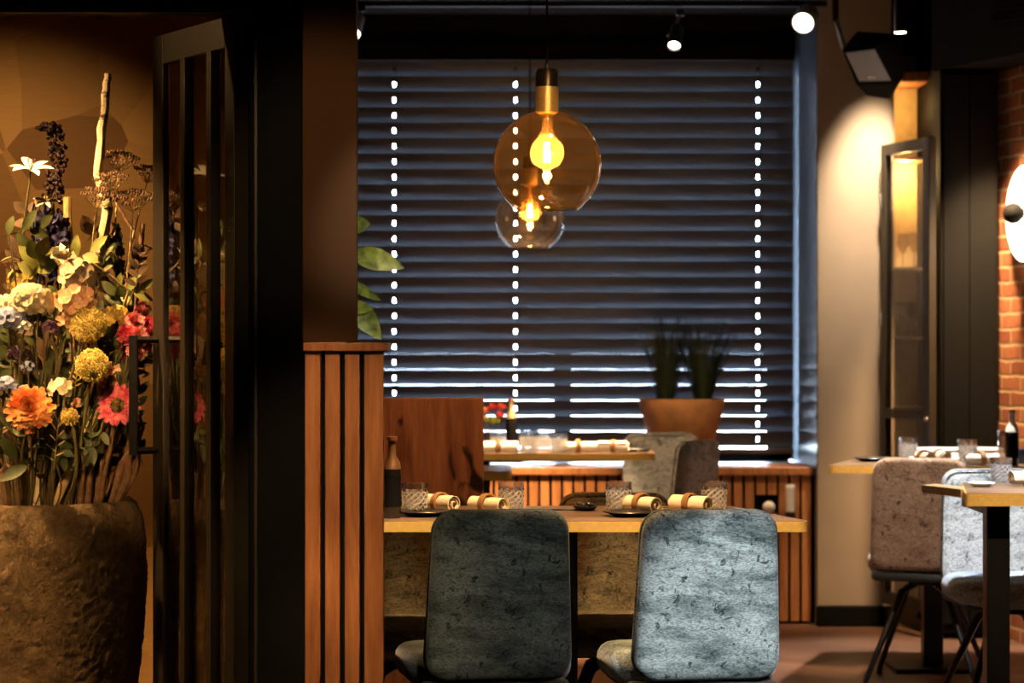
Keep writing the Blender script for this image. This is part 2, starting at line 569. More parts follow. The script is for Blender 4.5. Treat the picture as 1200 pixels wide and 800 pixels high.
def slab(w, h, t, r, bev, deform, wt=None, bulge=0.0, n=7):
    """cushion: rounded-rect face in local (a,b), thickness along c; deform maps (a,b,c)->xyz"""
    mb = MB(); rings = []
    K = 5
    for k in range(K + 1):                                  # side bevel from back to front
        pass
    def ring(inset, c, sc=1.0):
        pts = rrect(w - 2 * inset, h - 2 * inset, max(r - inset, .004), n, None if wt is None else wt - 2 * inset)
        return [(x * sc, y * sc, c) for x, y in pts]
    seq = []
    for sc in (.04, .25, .5, .75, .92): seq.append(ring(bev, -t / 2 - bulge * (1 - sc * sc), sc))
    for k in range(5):
        a = PI / 2 * k / 4
        seq.append(ring(bev * (1 - math.sin(a)), -t / 2 + min(bev, t / 2) * (1 - math.cos(a))))
    for k in range(5):
        a = PI / 2 * k / 4
        seq.append(ring(bev * (1 - math.cos(a)), t / 2 - min(bev, t / 2) * (1 - math.sin(a))))
    for sc in (.92, .75, .5, .25, .04): seq.append(ring(bev, t / 2 + bulge * (1 - sc * sc), sc))
    m = len(seq[0]); vs = []; fs = []
    for q in seq: vs += [deform(*p) for p in q]
    for j in range(len(seq) - 1):
        for i in range(m):
            k = (i + 1) % m
            fs.append((j * m + i, j * m + k, (j + 1) * m + k, (j + 1) * m + i))
    fs.append(tuple(range(m - 1, -1, -1))); fs.append(tuple(range((len(seq) - 1) * m, len(seq) * m)))
    mb.add(vs, fs)
    return mb


# ================================================================== THE SETTING
ZC = 2.62
struct('floor', MB().box(-2.8, 3.4, -1.6, 11.0, -.06, 0), M['floor'])
struct('ceiling', MB().box(-2.8, 3.4, -1.6, 11.0, ZC, ZC + .08), M['ceiling'])
struct('wall_left', MB().box(-2.86, -2.8, -1.6, 11.0, 0, ZC), M['wall_dark'])
struct('wall_rear', MB().box(-2.8, 3.4, -1.66, -1.6, 0, ZC), M['wall_dark'])
struct('wall_right', MB().box(3.4, 3.46, -1.6, 11.0, 0, ZC), M['wall_dark'])
# window wall with its opening
WX0, WX1, WZ0, WZ1 = -1.35, 1.232, .655, 2.42
wm = MB()
wm.box(-2.8, WX0, 10.66, 11.0, 0, ZC); wm.box(WX0, WX1, 10.66, 11.0, 0, WZ0 - .03); wm.box(WX0, WX1, 10.66, 11.0, WZ1, ZC)
wm.box(1.268, 3.4, 10.66, 11.0, 0, ZC); wm.box(WX1, 1.268, 10.66, 11.0, 0, WZ0 - .03); wm.box(WX1, 1.268, 10.66, 11.0, WZ1, ZC)
struct('wall_window_side', wm, M['wall_dark'])
# the taupe pier right of the window with its grey gloss reveal
struct('wall_pier', MB().prism([(1.270, 10.04), (1.575, 10.04), (1.575, 10.66), (1.270, 10.66)], 0, ZC), M['wall_cream'])
struct('trim_1', MB().prism([(1.266, 10.045), (1.2695, 10.045), (1.2695, 10.99), (1.236, 10.99)], .62, ZC), M['reveal'], label='grey gloss window reveal')
struct('baseboard_pier', MB().box(1.262, 1.60, 10.005, 10.04, 0, .085), M['black'], .006)
win = struct('window_1', MB().box(WX0, WX1, 10.74, 10.80, WZ0 - .03, WZ0 + .03).box(WX0, WX1, 10.74, 10.80, WZ1 - .05, WZ1)
             .box(1.135, 1.262, 10.74, 10.80, WZ0, WZ1).box(WX0, WX0 + .08, 10.74, 10.80, WZ0, WZ1), M['black'])
struct('mullion', MB().box(.187, .262, 10.735, 10.805, WZ0, WZ1), M['black'], parent=win)
struct('mullion', MB().box(-.66, -.60, 10.735, 10.805, WZ0, WZ1), M['black'], parent=win)
struct('window_pane', MB().box(WX0, WX1, 10.768, 10.772, WZ0, WZ1), M['winglass'], parent=win, label='clear window glass')
struct('window_sill', MB().box(WX0, 1.236, 10.52, 10.74, WZ0 - .035, WZ0 - .005), M['black'], .005, parent=win)
# unseen slab added outside to block sky light from the upper blind
struct('sky_blocker', MB().box(-2.6, 2.4, 11.0, 12.4, 2.60, 2.72).add([(x, y, z + d) for x in (-2.6, 2.4) for d in (0, .1) for y, z in ((12.4, 2.60), (14.4, 2.86))], [(0, 1, 3, 2), (4, 6, 7, 5), (0, 4, 5, 1), (2, 3, 7, 6), (0, 2, 6, 4), (1, 5, 7, 3)]), M['black'], label='unseen dark slab added outside above the window to block sky light')

# door wall of the flower niche (plane Y = 5.2)
nw = MB().box(-2.8, -.545, 5.20, 5.30, 1.893, ZC).box(-2.8, -1.75, 5.20, 5.30, 0, 1.893)
struct('wall_niche_front', nw, M['black'])
struct('trim_3', MB().box(-.545, -.432, 5.12, 5.32, 0, ZC).box(-.562, -.545, 5.15, 5.20, 0, ZC), M['black'], .004, label='black door post')
struct('trim_4', MB().box(-1.75, -.545, 5.185, 5.20, 1.885, 1.893), M['door_metal'], .001, label='thin bronze edge under the door head')
struct('post_highlight', MB().box(-.5455, -.538, 5.112, 5.12, 0, 1.83), M['door_metal'], .001, label='thin strip standing in for the highlight on the door post')  # lighter strip stands in for a faint highlight along the post
struct('wall_niche_back', MB().box(-2.0, -.48, 6.95, 7.0, 0, 2.32), M['patch'])
struct('wall_niche_side', MB().box(-.52, -.48, 5.32, 6.95, 0, 2.32), M['wall_brown'])
struct('wall_niche_end', MB().box(-2.0, -1.95, 5.30, 6.95, 0, 2.32), M['patch'])
struct('ceiling_niche', MB().box(-2.0, -.48, 5.30, 7.0, 2.32, 2.36), M['wall_brown'])
# brown wall above the slatted half wall
struct('wall_column', MB().box(-.432, -.322, 4.995, 5.05, 1.18, ZC), M['wall_brown'])
half = struct('wall_half_core', MB().box(-.428, -.270, 5.010, 5.10, 0, 1.16), M['black'])
sl = [(357.5, 375.5), (381, 398.5), (404, 421.5), (427, 449.5)]
for a, b in sl:
    q = MB().box((a - 600) * 4.99 / F, (b - 600) * 4.99 / F, 4.99, 5.012, 0, 1.160)
    struct('slat', q, M['slat_wood'], .0015, parent=half, label='upright orange-brown wood slat')
struct('cap_board', MB().box((355 - 600) * 4.98 / F, (454 - 600) * 4.98 / F, 4.978, 5.115, 1.160, 1.178), M['slat_wood'], .002, parent=half, label='flat wood cap board')

# brick side wall on the right and the dark bulkhead above it
bw = MB().prism([(1.935, 9.85), (2.24, 8.0), (2.34, 8.0), (2.05, 9.9)], 0, ZC)
struct('wall_brick', bw, M['brick'])
struct('wall_back_right', MB().box(1.575, 3.4, 10.40, 10.44, 0, ZC), M['wall_dark'])
struct('wall_right_of_niche', MB().box(1.735, 1.96, 9.75, 10.40, 0, ZC), M['black'])
bh = MB().add([P(1092, 83, 9.7), P(1215, 59, 8.9), P(1215, -20, 8.9), P(1092, -20, 9.7),
               P(1092, 83, 9.7) + Vector((.5, .25, 0)), P(1215, 59, 8.9) + Vector((.5, .25, 0)),
               P(1215, -20, 8.9) + Vector((.5, .25, 0)), P(1092, -20, 9.7) + Vector((.5, .25, 0))],
              [(0, 1, 2, 3), (4, 7, 6, 5), (0, 4, 5, 1), (3, 2, 6, 7), (0, 3, 7, 4), (1, 5, 6, 2)])
struct('ceiling_bulkhead', bh, M['wall_dark'])

# ------------------------------------------------------------------ venetian blinds
PITCH = .0675; ZB = .7535; DEP = .030; HH = .0338
ang_rows = 8


def blind(name, label, x0, x1, holes, yo=10.57):
    o = thing(name, label, 'window blind', ((x0 + x1) / 2, 10.585, 2.44), 'dark slatted blinds on the window')
    hw = .0047
    xs = [x0, x1]
    for hx in holes: xs += [hx - hw, hx + hw]
    xs = sorted(xs)
    ts = [0, .14, .27, .375, .625, .73, .86, 1]
    mb = MB()
    for k in range(25):
        zc = ZB + PITCH * k
        vs = []; fs = []
        for t in ts:
            bow = .0045 * math.sin(PI * t)
            y = yo + DEP * t - bow * .9; z = zc + HH - 2 * HH * t - bow * .4
            for x in xs: vs.append((x, y, z))
        n = len(xs)
        for j in range(len(ts) - 1):
            for i in range(n - 1):
                mid = (xs[i] + xs[i + 1]) / 2
                if any(abs(mid - h) < hw * .9 for h in holes) and j == 3: continue
                fs.append((j * n + i, (j + 1) * n + i, (j + 1) * n + i + 1, j * n + i + 1))
        mb.add(vs, fs)
    s = mb.build('slats', M['blind'], o)
    MB().box(x0, x1, yo - .005, yo + .035, .690, .712).build('bottom_rail', M['table_wood'], o, .004)
    MB().box(x0, x1, yo - .010, yo + .045, 2.408, 2.475).build('head_rail', M['black'], o, .004)
    for h in holes:
        MB().tube([(h + .010, 10.566, .70), (h + .010, 10.566, 2.43)], .0008, 5).build('ladder_cord', M['black'], o)
    return o


def wx(px): return (px - 600) * 10.585 / F


blind('venetian_blind', 'wide dark venetian blind behind the hanging globes, left of the seam', -1.30, wx(749.7), [wx(462), wx(604)])
blind('venetian_blind', 'narrow dark venetian blind behind the grass planter, next to the taupe pier', wx(748.9), wx(929), [wx(888)], 10.5715)

# ------------------------------------------------------------------ slatted bench / radiator casing under the window
bn = thing('radiator_casing', 'long orange wood slatted casing along the wall below the window', 'radiator cover', (.2, 10.3, 0))
MB().box(-1.2, 1.255, 10.085, 10.50, .622, .655).build('top_board', M['bench_wood'], bn, .004)
MB().box(-1.2, 1.245, 10.125, 10.50, 0, .622).build('carcass', M['black'], bn)
smb = MB(); pit = .0475; x = 1.248
while x > -1.18:
    hole = (886 - 600) * 10.1 / F - .005 < x - .018 < (911 - 600) * 10.1 / F + .005
    if hole:
        smb.box(x - .036, x, 10.10, 10.125, .012, .462); smb.box(x - .036, x, 10.10, 10.125, .540, .622)
    else: smb.box(x - .036, x, 10.10, 10.125, .012, .622)
    x -= pit
smb.build('front_slats', M['bench_wood'], bn, .001)
v = thing('radiator_valve', 'small round white valve in the square cut-out of the slatted casing', 'valve', P(901, 594, 10.09))
q = MB().ball(P(901, 594, 10.08), .026, 14, 9); q.build('knob', M['white'], v)
MB().tube([P(901, 594, 10.09), P(901, 594, 10.124)], .012, 10).build('stem', M['steel'], v)
cb = P(926, 601, 10.065)
v = thing('thermostat_valve', 'tall slim white thermostat head in front of the casing slats, right of the cut-out', 'valve', cb)
MB().lathe([(.015, .004), (.0185, .008), (.0195, .10), (.0205, .112), (.017, .118), (.004, .118)], 20, Matrix.Translation(cb)).build('head', M['white'], v)
MB().lathe([(.019, -.022), (.021, -.020), (.021, .004), (.012, .006)], 20, Matrix.Translation(cb)).build('collar', M['plate'], v)
MB().tube([cb + Vector((0, .0, -.010)), cb + Vector((0, .04, -.010))], .010, 10).build('wall_mount', M['plate'], v)

# ------------------------------------------------------------------ tall display cabinet recess with open glass door
cab = thing('display_cabinet', 'tall lit display cabinet set in the wall between taupe pier and black column', 'cabinet', (1.655, 10.2, 0))
MB().box(1.578, 1.732, 10.34, 10.38, 0, 2.40).build('back_panel', plain('cabinet_lining', (.62, .44, .20), .7), cab)
MB().box(1.577, 1.590, 10.06, 10.34, 0, 2.40).build('side_panel', M['wall_cream'], cab)
for z in (.905, 1.20, 1.49, 1.95):
    MB().box(1.592, 1.732, 10.10, 10.34, z - .012, z).build('shelf', M['table_wood'] if z < 1.9 else M['bench_wood'], cab)
MB().box(1.592, 1.732, 10.05, 10.34, 2.26, 2.30).build('top_panel', M['bench_wood'], cab)
A = Vector((1.538, 9.99, 0)); B = Vector((1.664, 9.56, 0)); D = (B - A)


def dbox(t0, t1, z0, z1, th=.03):
    n = Vector((D.y, -D.x, 0)).normalized() * th * .5
    p0 = A + D * t0; p1 = A + D * t1
    return MB().prism([tuple((p0 + n).xy), tuple((p1 + n).xy), tuple((p1 - n).xy), tuple((p0 - n).xy)], z0, z1)


dr = MB()
for a in (dbox(0, .09, .10, 1.99), dbox(.86, 1, .10, 1.99), dbox(.09, .86, 1.945, 1.99), dbox(.09, .86, .865, .905), dbox(.09, .86, .10, .15)):
    dr.add(a.v, a.f)
cd = dr.build('door', M['door_metal'], cab, .002)
g = dbox(.09, .86, .15, 1.945, .006).build('door_glass', pane('cabinet_glass', (.90, .87, .82), 1.5), cd)
MB().ball(A + D * .97 + Vector((-.022, -.01, .872)), .011, 12, 8).build('knob', M['steel'], cd)
for z in (1.76, 1.27):
    MB().lathe([(.010, z - .03), (.012, z - .025), (.012, z + .025), (.010, z + .03)], 10, Matrix.Translation(A + Vector((-.008, .0, 0)))).build('hinge', M['grey_metal'], cd)


def wineglass(base, label):
    o = thing('wine_glass', label, 'glass', base, 'stemmed glasses in the display cabinet')
    MB().lathe([(.022, 0), (.022, .002), (.003, .006), (.003, .06), (.012, .07), (.026, .10), (.022, .145)], 16, Matrix.Translation(base), True, False).build('bowl', M['globe_clear'], o)


for i, (x, y, z) in enumerate([(1.63, 10.22, .905 + .295), (1.665, 10.16, 1.20), (1.70, 10.22, 1.20), (1.69, 10.16, 1.49), (1.655, 10.24, 1.49)]):
    wineglass(Vector((x, y, z + .0012)), ['stemmed glass on the lower cabinet shelf, nearest the pier', 'stemmed glass on the lower cabinet shelf, in the middle',
              'stemmed glass on the lower cabinet shelf, nearest the black column', 'stemmed glass on the upper cabinet shelf, nearest the black column',
              'stemmed glass on the upper cabinet shelf, left and further back'][i])
cc = thing('tall_cupboard', 'tall plain black cupboard between the display cabinet and the brick wall', 'cupboard', (1.8, 9.7, 0))
MB().box(1.700, 1.930, 9.60, 9.745, .02, 2.26).build('carcass', M['black'], cc, .004)
MB().box(1.712, 1.812, 9.588, 9.600, .06, 2.24).build('door', M['black'], cc, .002)
MB().box(1.816, 1.918, 9.588, 9.600, .06, 2.24).build('door', M['black'], cc, .002)

# ------------------------------------------------------------------ ceiling hardware
tr = thing('lighting_track', 'thin black ceiling track running across above the blinds', 'light track', (.2, 9.6, 2.52))
MB().box(-1.3, 1.25, 9.585, 9.615, 2.508, 2.532).build('rail', M['black_metal'], tr, .003)
for x in (-.9, .1, 1.1):
    MB().tube([(x, 9.6, 2.53), (x, 9.6, ZC)], .006, 8).build('hanger', M['black_metal'], tr)


def spot(top, tip, label, rad=.026, back=.13, mat=None):
    top = Vector(top); tip = Vector(tip)
    d = (tip - top).normalized(); body = tip - d * back
    o = thing('track_spotlight', label, 'spotlight', top, 'track spotlights')
    MB().tube([top, top + Vector((0, 0, -.025))], .017, 12).build('track_adapter', M['black_metal'], o)
    side = d.cross(Vector((0, 0, 1))).normalized() * (rad + .006)
    MB().tube([top + Vector((0, 0, -.02)), body + d * back * .35 + side * .5, body + d * back * .45 + side], .006, 8).build('bracket', M['copper'], o)
    rot = d.to_track_quat('Z', 'Y').to_matrix().to_4x4()
    MB().lathe([(rad * .8, 0), (rad, .012), (rad, back), (rad * .88, back), (rad * .85, back - .012)], 24, Matrix.Translation(body) @ rot, True, False).build('housing', mat or M['black_metal'], o)
    MB().lathe([(rad * .84, back - .010), (rad * .05, back - .006)], 24, Matrix.Translation(body) @ rot, True, True).build('lens', M['lens'], o)
    return o


spot(P(797, 11, 9.6), P(790, 54, 9.45), 'black cylinder spotlight on the track above the grass planter, lens lit', back=.115)
spot(P(424, 6, 9.6), P(415, 40, 9.45), 'track spotlight half hidden behind the brown wall column', back=.12, mat=M['grey_metal'])
spot(P(952, 8, 9.66), P(941, 27, 9.52), 'white spotlight head at the right end of the track, top of the pier', rad=.046, back=.10, mat=M['white'])
dl = thing('cylinder_downlight', 'slim black cylinder lamp hanging from the ceiling right of the speaker', 'ceiling lamp', P(1055, 38, 9.2))
c = P(1055, 38, 9.2)
MB().lathe([(.024, .004), (.0245, .0), (.0245, ZC - c.z), (.02, ZC - c.z)], 24, Matrix.Translation(c), True, True).build('housing', M['black_metal'], dl)
MB().lathe([(.021, -.001), (.021, .002)], 20, Matrix.Translation(c)).build('lens', M['lens'], dl)

# loudspeaker: rounded wedge, grille facing down-left
sp = thing('wall_speaker', 'black wedge loudspeaker with grey grille hung high in the corner by the pier', 'speaker', P(1022, 70, 9.4))
import bmesh


def hull(pts, name, mat, parent, bevel):
    bm = bmesh.new()
    for p in pts: bm.verts.new(p)
    r = bmesh.ops.convex_hull(bm, input=bm.verts)
    bmesh.ops.delete(bm, geom=list(set(r['geom_interior']) | set(r['geom_unused'])), context='VERTS')
    bm.verts.index_update()
    mb = MB(); mb.add([v.co.copy() for v in bm.verts], [tuple(v.index for v in f.verts) for f in bm.faces]); bm.free()
    return mb.build(name, mat, parent, bevel)


g4 = [P(991, 62, 9.36), P(1025, 58, 9.36), P(1044, 94, 9.42), P(1007, 95, 9.42)]
hull([P(986, 57, 9.365), P(1029, 52, 9.365), P(1049, 97, 9.425), P(1003, 99, 9.425), P(1016, 113, 9.52), P(1043, 117, 9.54), P(1060, 88, 9.56), P(1058, 40, 9.56), P(1004, 36, 9.52)],
     'cabinet', M['black'], sp, .008)
gn = (g4[1] - g4[0]).cross(g4[3] - g4[0]).normalized()
if gn.y > 0: gn = -gn
MB().add([p + gn * .004 for p in g4] + [p - gn * .004 for p in g4], [(0, 1, 2, 3), (4, 7, 6, 5), (0, 4, 5, 1), (1, 5, 6, 2), (2, 6, 7, 3), (3, 7, 4, 0)]).build('grille', M['grille'], sp)
bd = MB(); ux = (g4[2] - g4[3]).normalized(); uy = (g4[0] - g4[3]).normalized(); bo = g4[3] + ux * .040 + uy * .012 + gn * .0055
for dx, w in ((0, .006), (.008, .004), (.014, .006), (.022, .005)):
    bd.add([bo + ux * dx, bo + ux * (dx + w), bo + ux * (dx + w) + uy * .010, bo + ux * dx + uy * .010], [(0, 1, 2, 3)])
bd.build('badge', M['steel'], sp)
MB().tube([P(980, 24, 9.5), P(989, 57, 9.45)], .011, 10).build('bracket_arm', M['grey_metal'], sp)
MB().tube([P(979, 26, 9.5), Vector((P(979, 26, 9.5).x, 9.5, ZC))], .012, 10).build('ceiling_bracket', M['black_metal'], sp)

vg = thing('air_vent', 'dark slotted air vent at the top right on the bulkhead', 'vent', P(1185, 15, 9.0))
vb = MB()
for k in range(5):
    a, b = P(1166, 3 + 6 * k, 9.20), P(1214, -3 + 6 * k, 8.88)
    n = Vector((-.02, -.012, 0))
    vb.add([a + n, b + n, b + n + Vector((0, 0, .009)), a + n + Vector((0, 0, .009)), a, b, b + Vector((0, 0, .009)), a + Vector((0, 0, .009))],
           [(0, 1, 2, 3), (4, 7, 6, 5), (0, 4, 5, 1), (1, 5, 6, 2), (2, 6, 7, 3), (3, 7, 4, 0)])
vb.build('louvres', M['wall_dark'], vg)

# wall lamp: pale disc with black ball on the brick wall
lc = P(1203, 250, 9.30); wn = Vector((-.98, -.17, 0)).normalized()
wl = thing('disc_wall_lamp', 'round pale disc wall lamp with a black ball on the brick wall', 'wall lamp', lc)
rot = wn.to_track_quat('Z', 'Y').to_matrix().to_4x4()
MB().lathe([(.17, -.005), (.186, .0), (.186, .012), (.17, .018), (.02, .016)], 48, Matrix.Translation(lc) @ rot).build('disc', M['disc'], wl)
MB().ball(lc + wn * .055, .040, 20, 14).build('ball', M['black'], wl)
MB().tube([lc + wn * -.055, lc + wn * .05], .02, 12).build('wall_mount', M['black_metal'], wl)


# ================================================================== PENDANTS
def pendant(c, r, label, glass):
    c = Vector(c)
    o = thing('pendant_lamp', label, 'pendant lamp', c)
    T = Matrix.Translation(c)
    prof = []
    a0, a1 = math.acos(.030 / r) , -math.asin(.112 / .137)
    for i in range(29):
        a = a0 + (a1 - a0) * i / 28
        prof.append((r * math.cos(a), r * math.sin(a)))
    prof2 = [(p[0] - .0012, p[1]) for p in prof]
    MB().lathe(prof, 64, T, False, False).build('glass_globe', glass, o)
    rb, zb = prof[-1]
    MB().tube([c + Vector((rb * math.cos(t * PI / 24), rb * math.sin(t * PI / 24), zb)) for t in range(48)], .0016, 6, True).build('globe_rim', M['globe_clear'], o)
    zt = prof[0][1]
    MB().lathe([(.026, zt - .004), (.029, zt - .002), (.029, zt + .062), (.024, zt + .062)], 32, T).build('brass_socket', M['brass'], o)
    MB().lathe([(.0291, zt + .062), (.0291, zt + .098), (.025, zt + .107), (.006, zt + .108), (.005, zt + .122), (.0, zt + .122)], 32, T).build('cap', plain('bronze_cap', (.05, .033, .018), .3, .7), o)
    MB().tube([c + Vector((0, 0, zt + .12)), Vector((c.x, c.y, ZC - .02))], .0028, 8).build('cord', M['black'], o)
    MB().lathe([(.05, ZC - .03 - c.z), (.055, ZC - c.z)], 24, T).build('ceiling_rose', M['black_metal'], o)
    rbk = .043 * r / .137; bz = .030
    bp = []
    for i in range(15):
        a = -PI / 2 + i * (PI / 2 + .98) / 14
        bp.append((max(.0005, rbk * math.cos(a)), bz + rbk * math.sin(a)))
    bp += [(.014, bz + rbk + .012), (.013, zt - .004)]
    b = MB().lathe(bp, 32, T, False, False).build('bulb', M['bulb'], o)
    fm = MB()
    for k in range(6):
        a = k * PI / 3
        fm.tube([c + Vector((.0075 * math.cos(a), .0075 * math.sin(a), bz - .024)), c + Vector((.0050 * math.cos(a), .0050 * math.sin(a), bz + .026))], .0013, 5)
    fm.build('filament', M['filament'], b)
    MB().tube([c + Vector((0, 0, bz + .024)), c + Vector((0, 0, zt))], .004, 8).build('bulb_stem', M['brass_pale'], b)
    return o


pc1 = P(641, 193, 6.10); pc2 = P(621, 256, 9.45)
pendant(pc1, .137, 'amber glass globe pendant over the main table, nearest and larger in view', M['globe'])
pendant(pc2, .137, 'smoke glass globe pendant further back over the window table, lower in view', M['globe_clear'])


# ================================================================== CHAIRS (facing +Y, back at y = -.22)
def make_chair(name, label, fab, shell, group=None, wb=.338, wt=.312):
    o = thing(name, label, 'chair', (0, 0, 0), group)

    def dback(a, b, c):
        z = .607 + b
        return Vector((a, -.215 + c + .55 * a * a - (z - .45) * .10, z))
    slab(wb, .388, .052, .052, .022, dback, wt=wt, bulge=.006).build('backrest', fab, o)
    outl = rrect(wb - .006, .382, .050, 8, wt - .006)
    MB().tube([dback(a, b, .0285) for a, b in outl], .0032, 6, True).build('piping', fab, o)

    def dseat(a, b, c):
        f = max(0, b + .05)
        return Vector((a * (1 - .10 * max(0, -b)), .005 + b, .428 + c - .5 * f * f * .35 + .10 * a * a))
    slab(.395, .395, .082, .13, .036, dseat, bulge=.004).build('seat', fab, o)

    def dsh(a, b, c): return Vector((a, -.03 + b, .392 + c))
    slab(.34, .40, .030, .06, .012, dsh).build('seat_pan', shell, o)
    MB().box(-.055, .055, -.085, .065, .352, .380).build('swivel_plate', M['black_metal'], o, .004)
    for sx in (-1, 1):
        for sy in (-1, 1):
            MB().tube([(sx * .03, sy * .03 - .01, .358), (sx * .075, sy * .075 - .01, .33), (sx * .185, sy * .185 - .01, .03), (sx * .188, sy * .188 - .01, 0.004)],
                      [.013, .0125, .0095, .010], 8).build('leg', M['black_metal'], o)
    return o


def put(o, backx, backy, deg):
    a = R(deg)
    o.location = (backx - math.sin(a) * .215, backy + math.cos(a) * .215, 0)
    o.rotation_euler = (0, 0, a)


def place(proto, backx, backy, deg, label, mats=None, scz=1.0, group=None):
    a = R(deg)
    c = dup(proto, (backx - math.sin(a) * .215, backy + math.cos(a) * .215, 0), a, label, group)
    if mats is not None: recolor(c, ('backrest', 'seat', 'piping'), mats)
    c.scale = (1, 1, scz)
    return c


ch = make_chair('dining_chair', 'brightly lit teal crushed velvet chair at the main table, nearest right', M['teal'], M['shell'])
put(ch, .443, 5.47, 9)
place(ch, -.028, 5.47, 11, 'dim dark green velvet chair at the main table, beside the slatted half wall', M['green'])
place(ch, .283, 6.635, 180, 'dark chair across the main table, low back showing between the two near chairs', M['olive'], .955)
place(ch, -.265, 6.60, 180, 'dark chair across the main table, behind the left chair and bottle', M['olive'], .945)
place(ch, -.250, 7.72, 0, 'light grey chair peeking out right of the knotty wood panel', M['silver'], .985)
place(ch, .70, 9.27, 62, 'grey velvet chair turned sideways in front of the grass planter', M['silver'], 1.0)
place(ch, .62, 10.03, 186, 'grey velvet chair at the end of the window table, half hidden behind another', M['silver'], 1.0)
place(ch, 1.372, 8.13, -16, 'rose taupe velvet chair with its back to the camera at the right hand table', M['rose'], .985)
place(ch, 1.53, 7.72, 184, 'silver blue velvet chair facing the camera behind the nearest right table', M['silver'], .965)
for o in bpy.data.objects:
    if o.parent is not None and o.name.split('.')[0] == 'seat' and o.parent['label'].startswith('silver blue'):
        me = o.data.copy(); me.materials.clear(); me.materials.append(M['blueseat']); o.data = me


# ================================================================== TABLES
def roundpoly(pts, r, n=5):
    out = []
    m = len(pts)
    for i in range(m):
        p = Vector(pts[i]); a = (Vector(pts[i - 1]) - p).normalized(); b = (Vector(pts[(i + 1) % m]) - p).normalized()
        p0 = p + a * r; p1 = p + b * r
        for k in range(n):
            t = k / (n - 1)
            out.append(tuple(p0 * (1 - t) ** 2 + p * 2 * t * (1 - t) + p1 * t * t))
    return out


def inset(pts, d):
    c = Vector((sum(p[0] for p in pts) / len(pts), sum(p[1] for p in pts) / len(pts)))
    out = []
    for p in pts:
        v = Vector(p) - c
        out.append(tuple(c + v * (1 - d / v.length)))
    return out


def table(label, pts, foot, z=.75, th=.027, group=None, rr=.03, legs=None):
    pts = roundpoly(pts, rr)
    o = thing('dining_table', label, 'table', (foot[0], foot[1], 0), group)
    MB().prism(pts, z - th, z - .0015).build('edge_band', M['brass'], o)
    MB().prism(inset(pts, .004), z - .004, z).build('tabletop', M['table_wood'], o)
    if legs is None:
        fx, fy = foot
        MB().box(fx - .035, fx + .035, fy - .035, fy + .035, .015, z - th).build('column', M['black_metal'], o, .004)
        MB().box(fx - .15, fx + .15, fy - .13, fy + .13, 0, .016).build('base_plate', M['black_metal'], o, .004)
        MB().box(fx - .16, fx + .16, fy - .14, fy + .14, z - th - .012, z - th).build('top_bracket', M['black_metal'], o, .002)
    else:
        for lx, ly, s in legs:
            MB().box(lx - s, lx + s, ly - s, ly + s, 0, z - th).build('leg', M['black_metal'], o, .003)
            MB().box(lx - s, lx + s, ly + s, ly + .36, z - th - .03, z - th).build('top_bracket', M['black_metal'], o, .003)
            MB().box(lx - s, lx + s, ly - .06, ly + .30, 0, .022).build('foot_bar', M['black_metal'], o, .003)
    return o


TZ = .75
table('brass edged main table in front, laid for four between velvet chairs', [(-.42, 5.80), (.716, 5.80), (.575, 6.33), (-.42, 6.33)], (.13, 6.105))
table('brass edged window table under the smaller globe, covered in bright glasses', [(-.55, 9.30), (.553, 9.30), (.553, 9.74), (-.55, 9.74)], (-.12, 9.5))
table('brass edged table mostly hidden behind the knotty wood panel', [(-.80, 7.98), (.0, 7.98), (.0, 8.40), (-.80, 8.40)], (-.64, 8.2), rr=.05)
table('brass edged table by the brick wall behind the rose chair', [(1.098, 8.40), (1.88, 8.30), (1.86, 8.98), (1.29, 9.0)], (1.515, 8.72))
ta = table('brass edged table nearest on the right with a thick black post leg', [(1.283, 6.84), (2.10, 6.84), (2.10, 7.40), (1.375, 7.40)], (1.70, 7.1), th=.036, rr=.012,
           legs=[(1.388, 6.93, .033), (2.03, 6.93, .033)])
a = P(1080, 566, 7.30); b = P(1126, 572, 7.08)
MB().add([(a.x, a.y, .724), (b.x, b.y, .722), (b.x + .05, b.y + .07, .722), (a.x + .05, a.y + .05, .724), (a.x, a.y, .748), (b.x, b.y, .748), (b.x + .05, b.y + .07, .748), (a.x + .05, a.y + .05, .748)],
         [(0, 3, 2, 1), (4, 5, 6, 7), (0, 1, 5, 4), (1, 2, 6, 5), (2, 3, 7, 6), (3, 0, 4, 7)]).build('pull_out_slide', M['brass_pale'], ta, .001)['label'] = 'short pale brass slide sticking out of the table end'

# knotty slab panel
pn = thing('booth_panel', 'upright knotty wood slab screen behind the main table, next to the half wall', 'wood panel', (-.45, 7.22, 0))
xr = (566.5 - 600) * 7.2 / F
MB().prism([(-.47, 7.20), (xr, 7.20), (xr, 7.245), (-.47, 7.245)], .03, 1.18 - 66 / (F / 7.2)).build('board', M['slab_wood'], pn, .003)
MB().box(-.46, xr - .01, 7.205, 7.24, 0, .03).build('plinth', M['black'], pn)


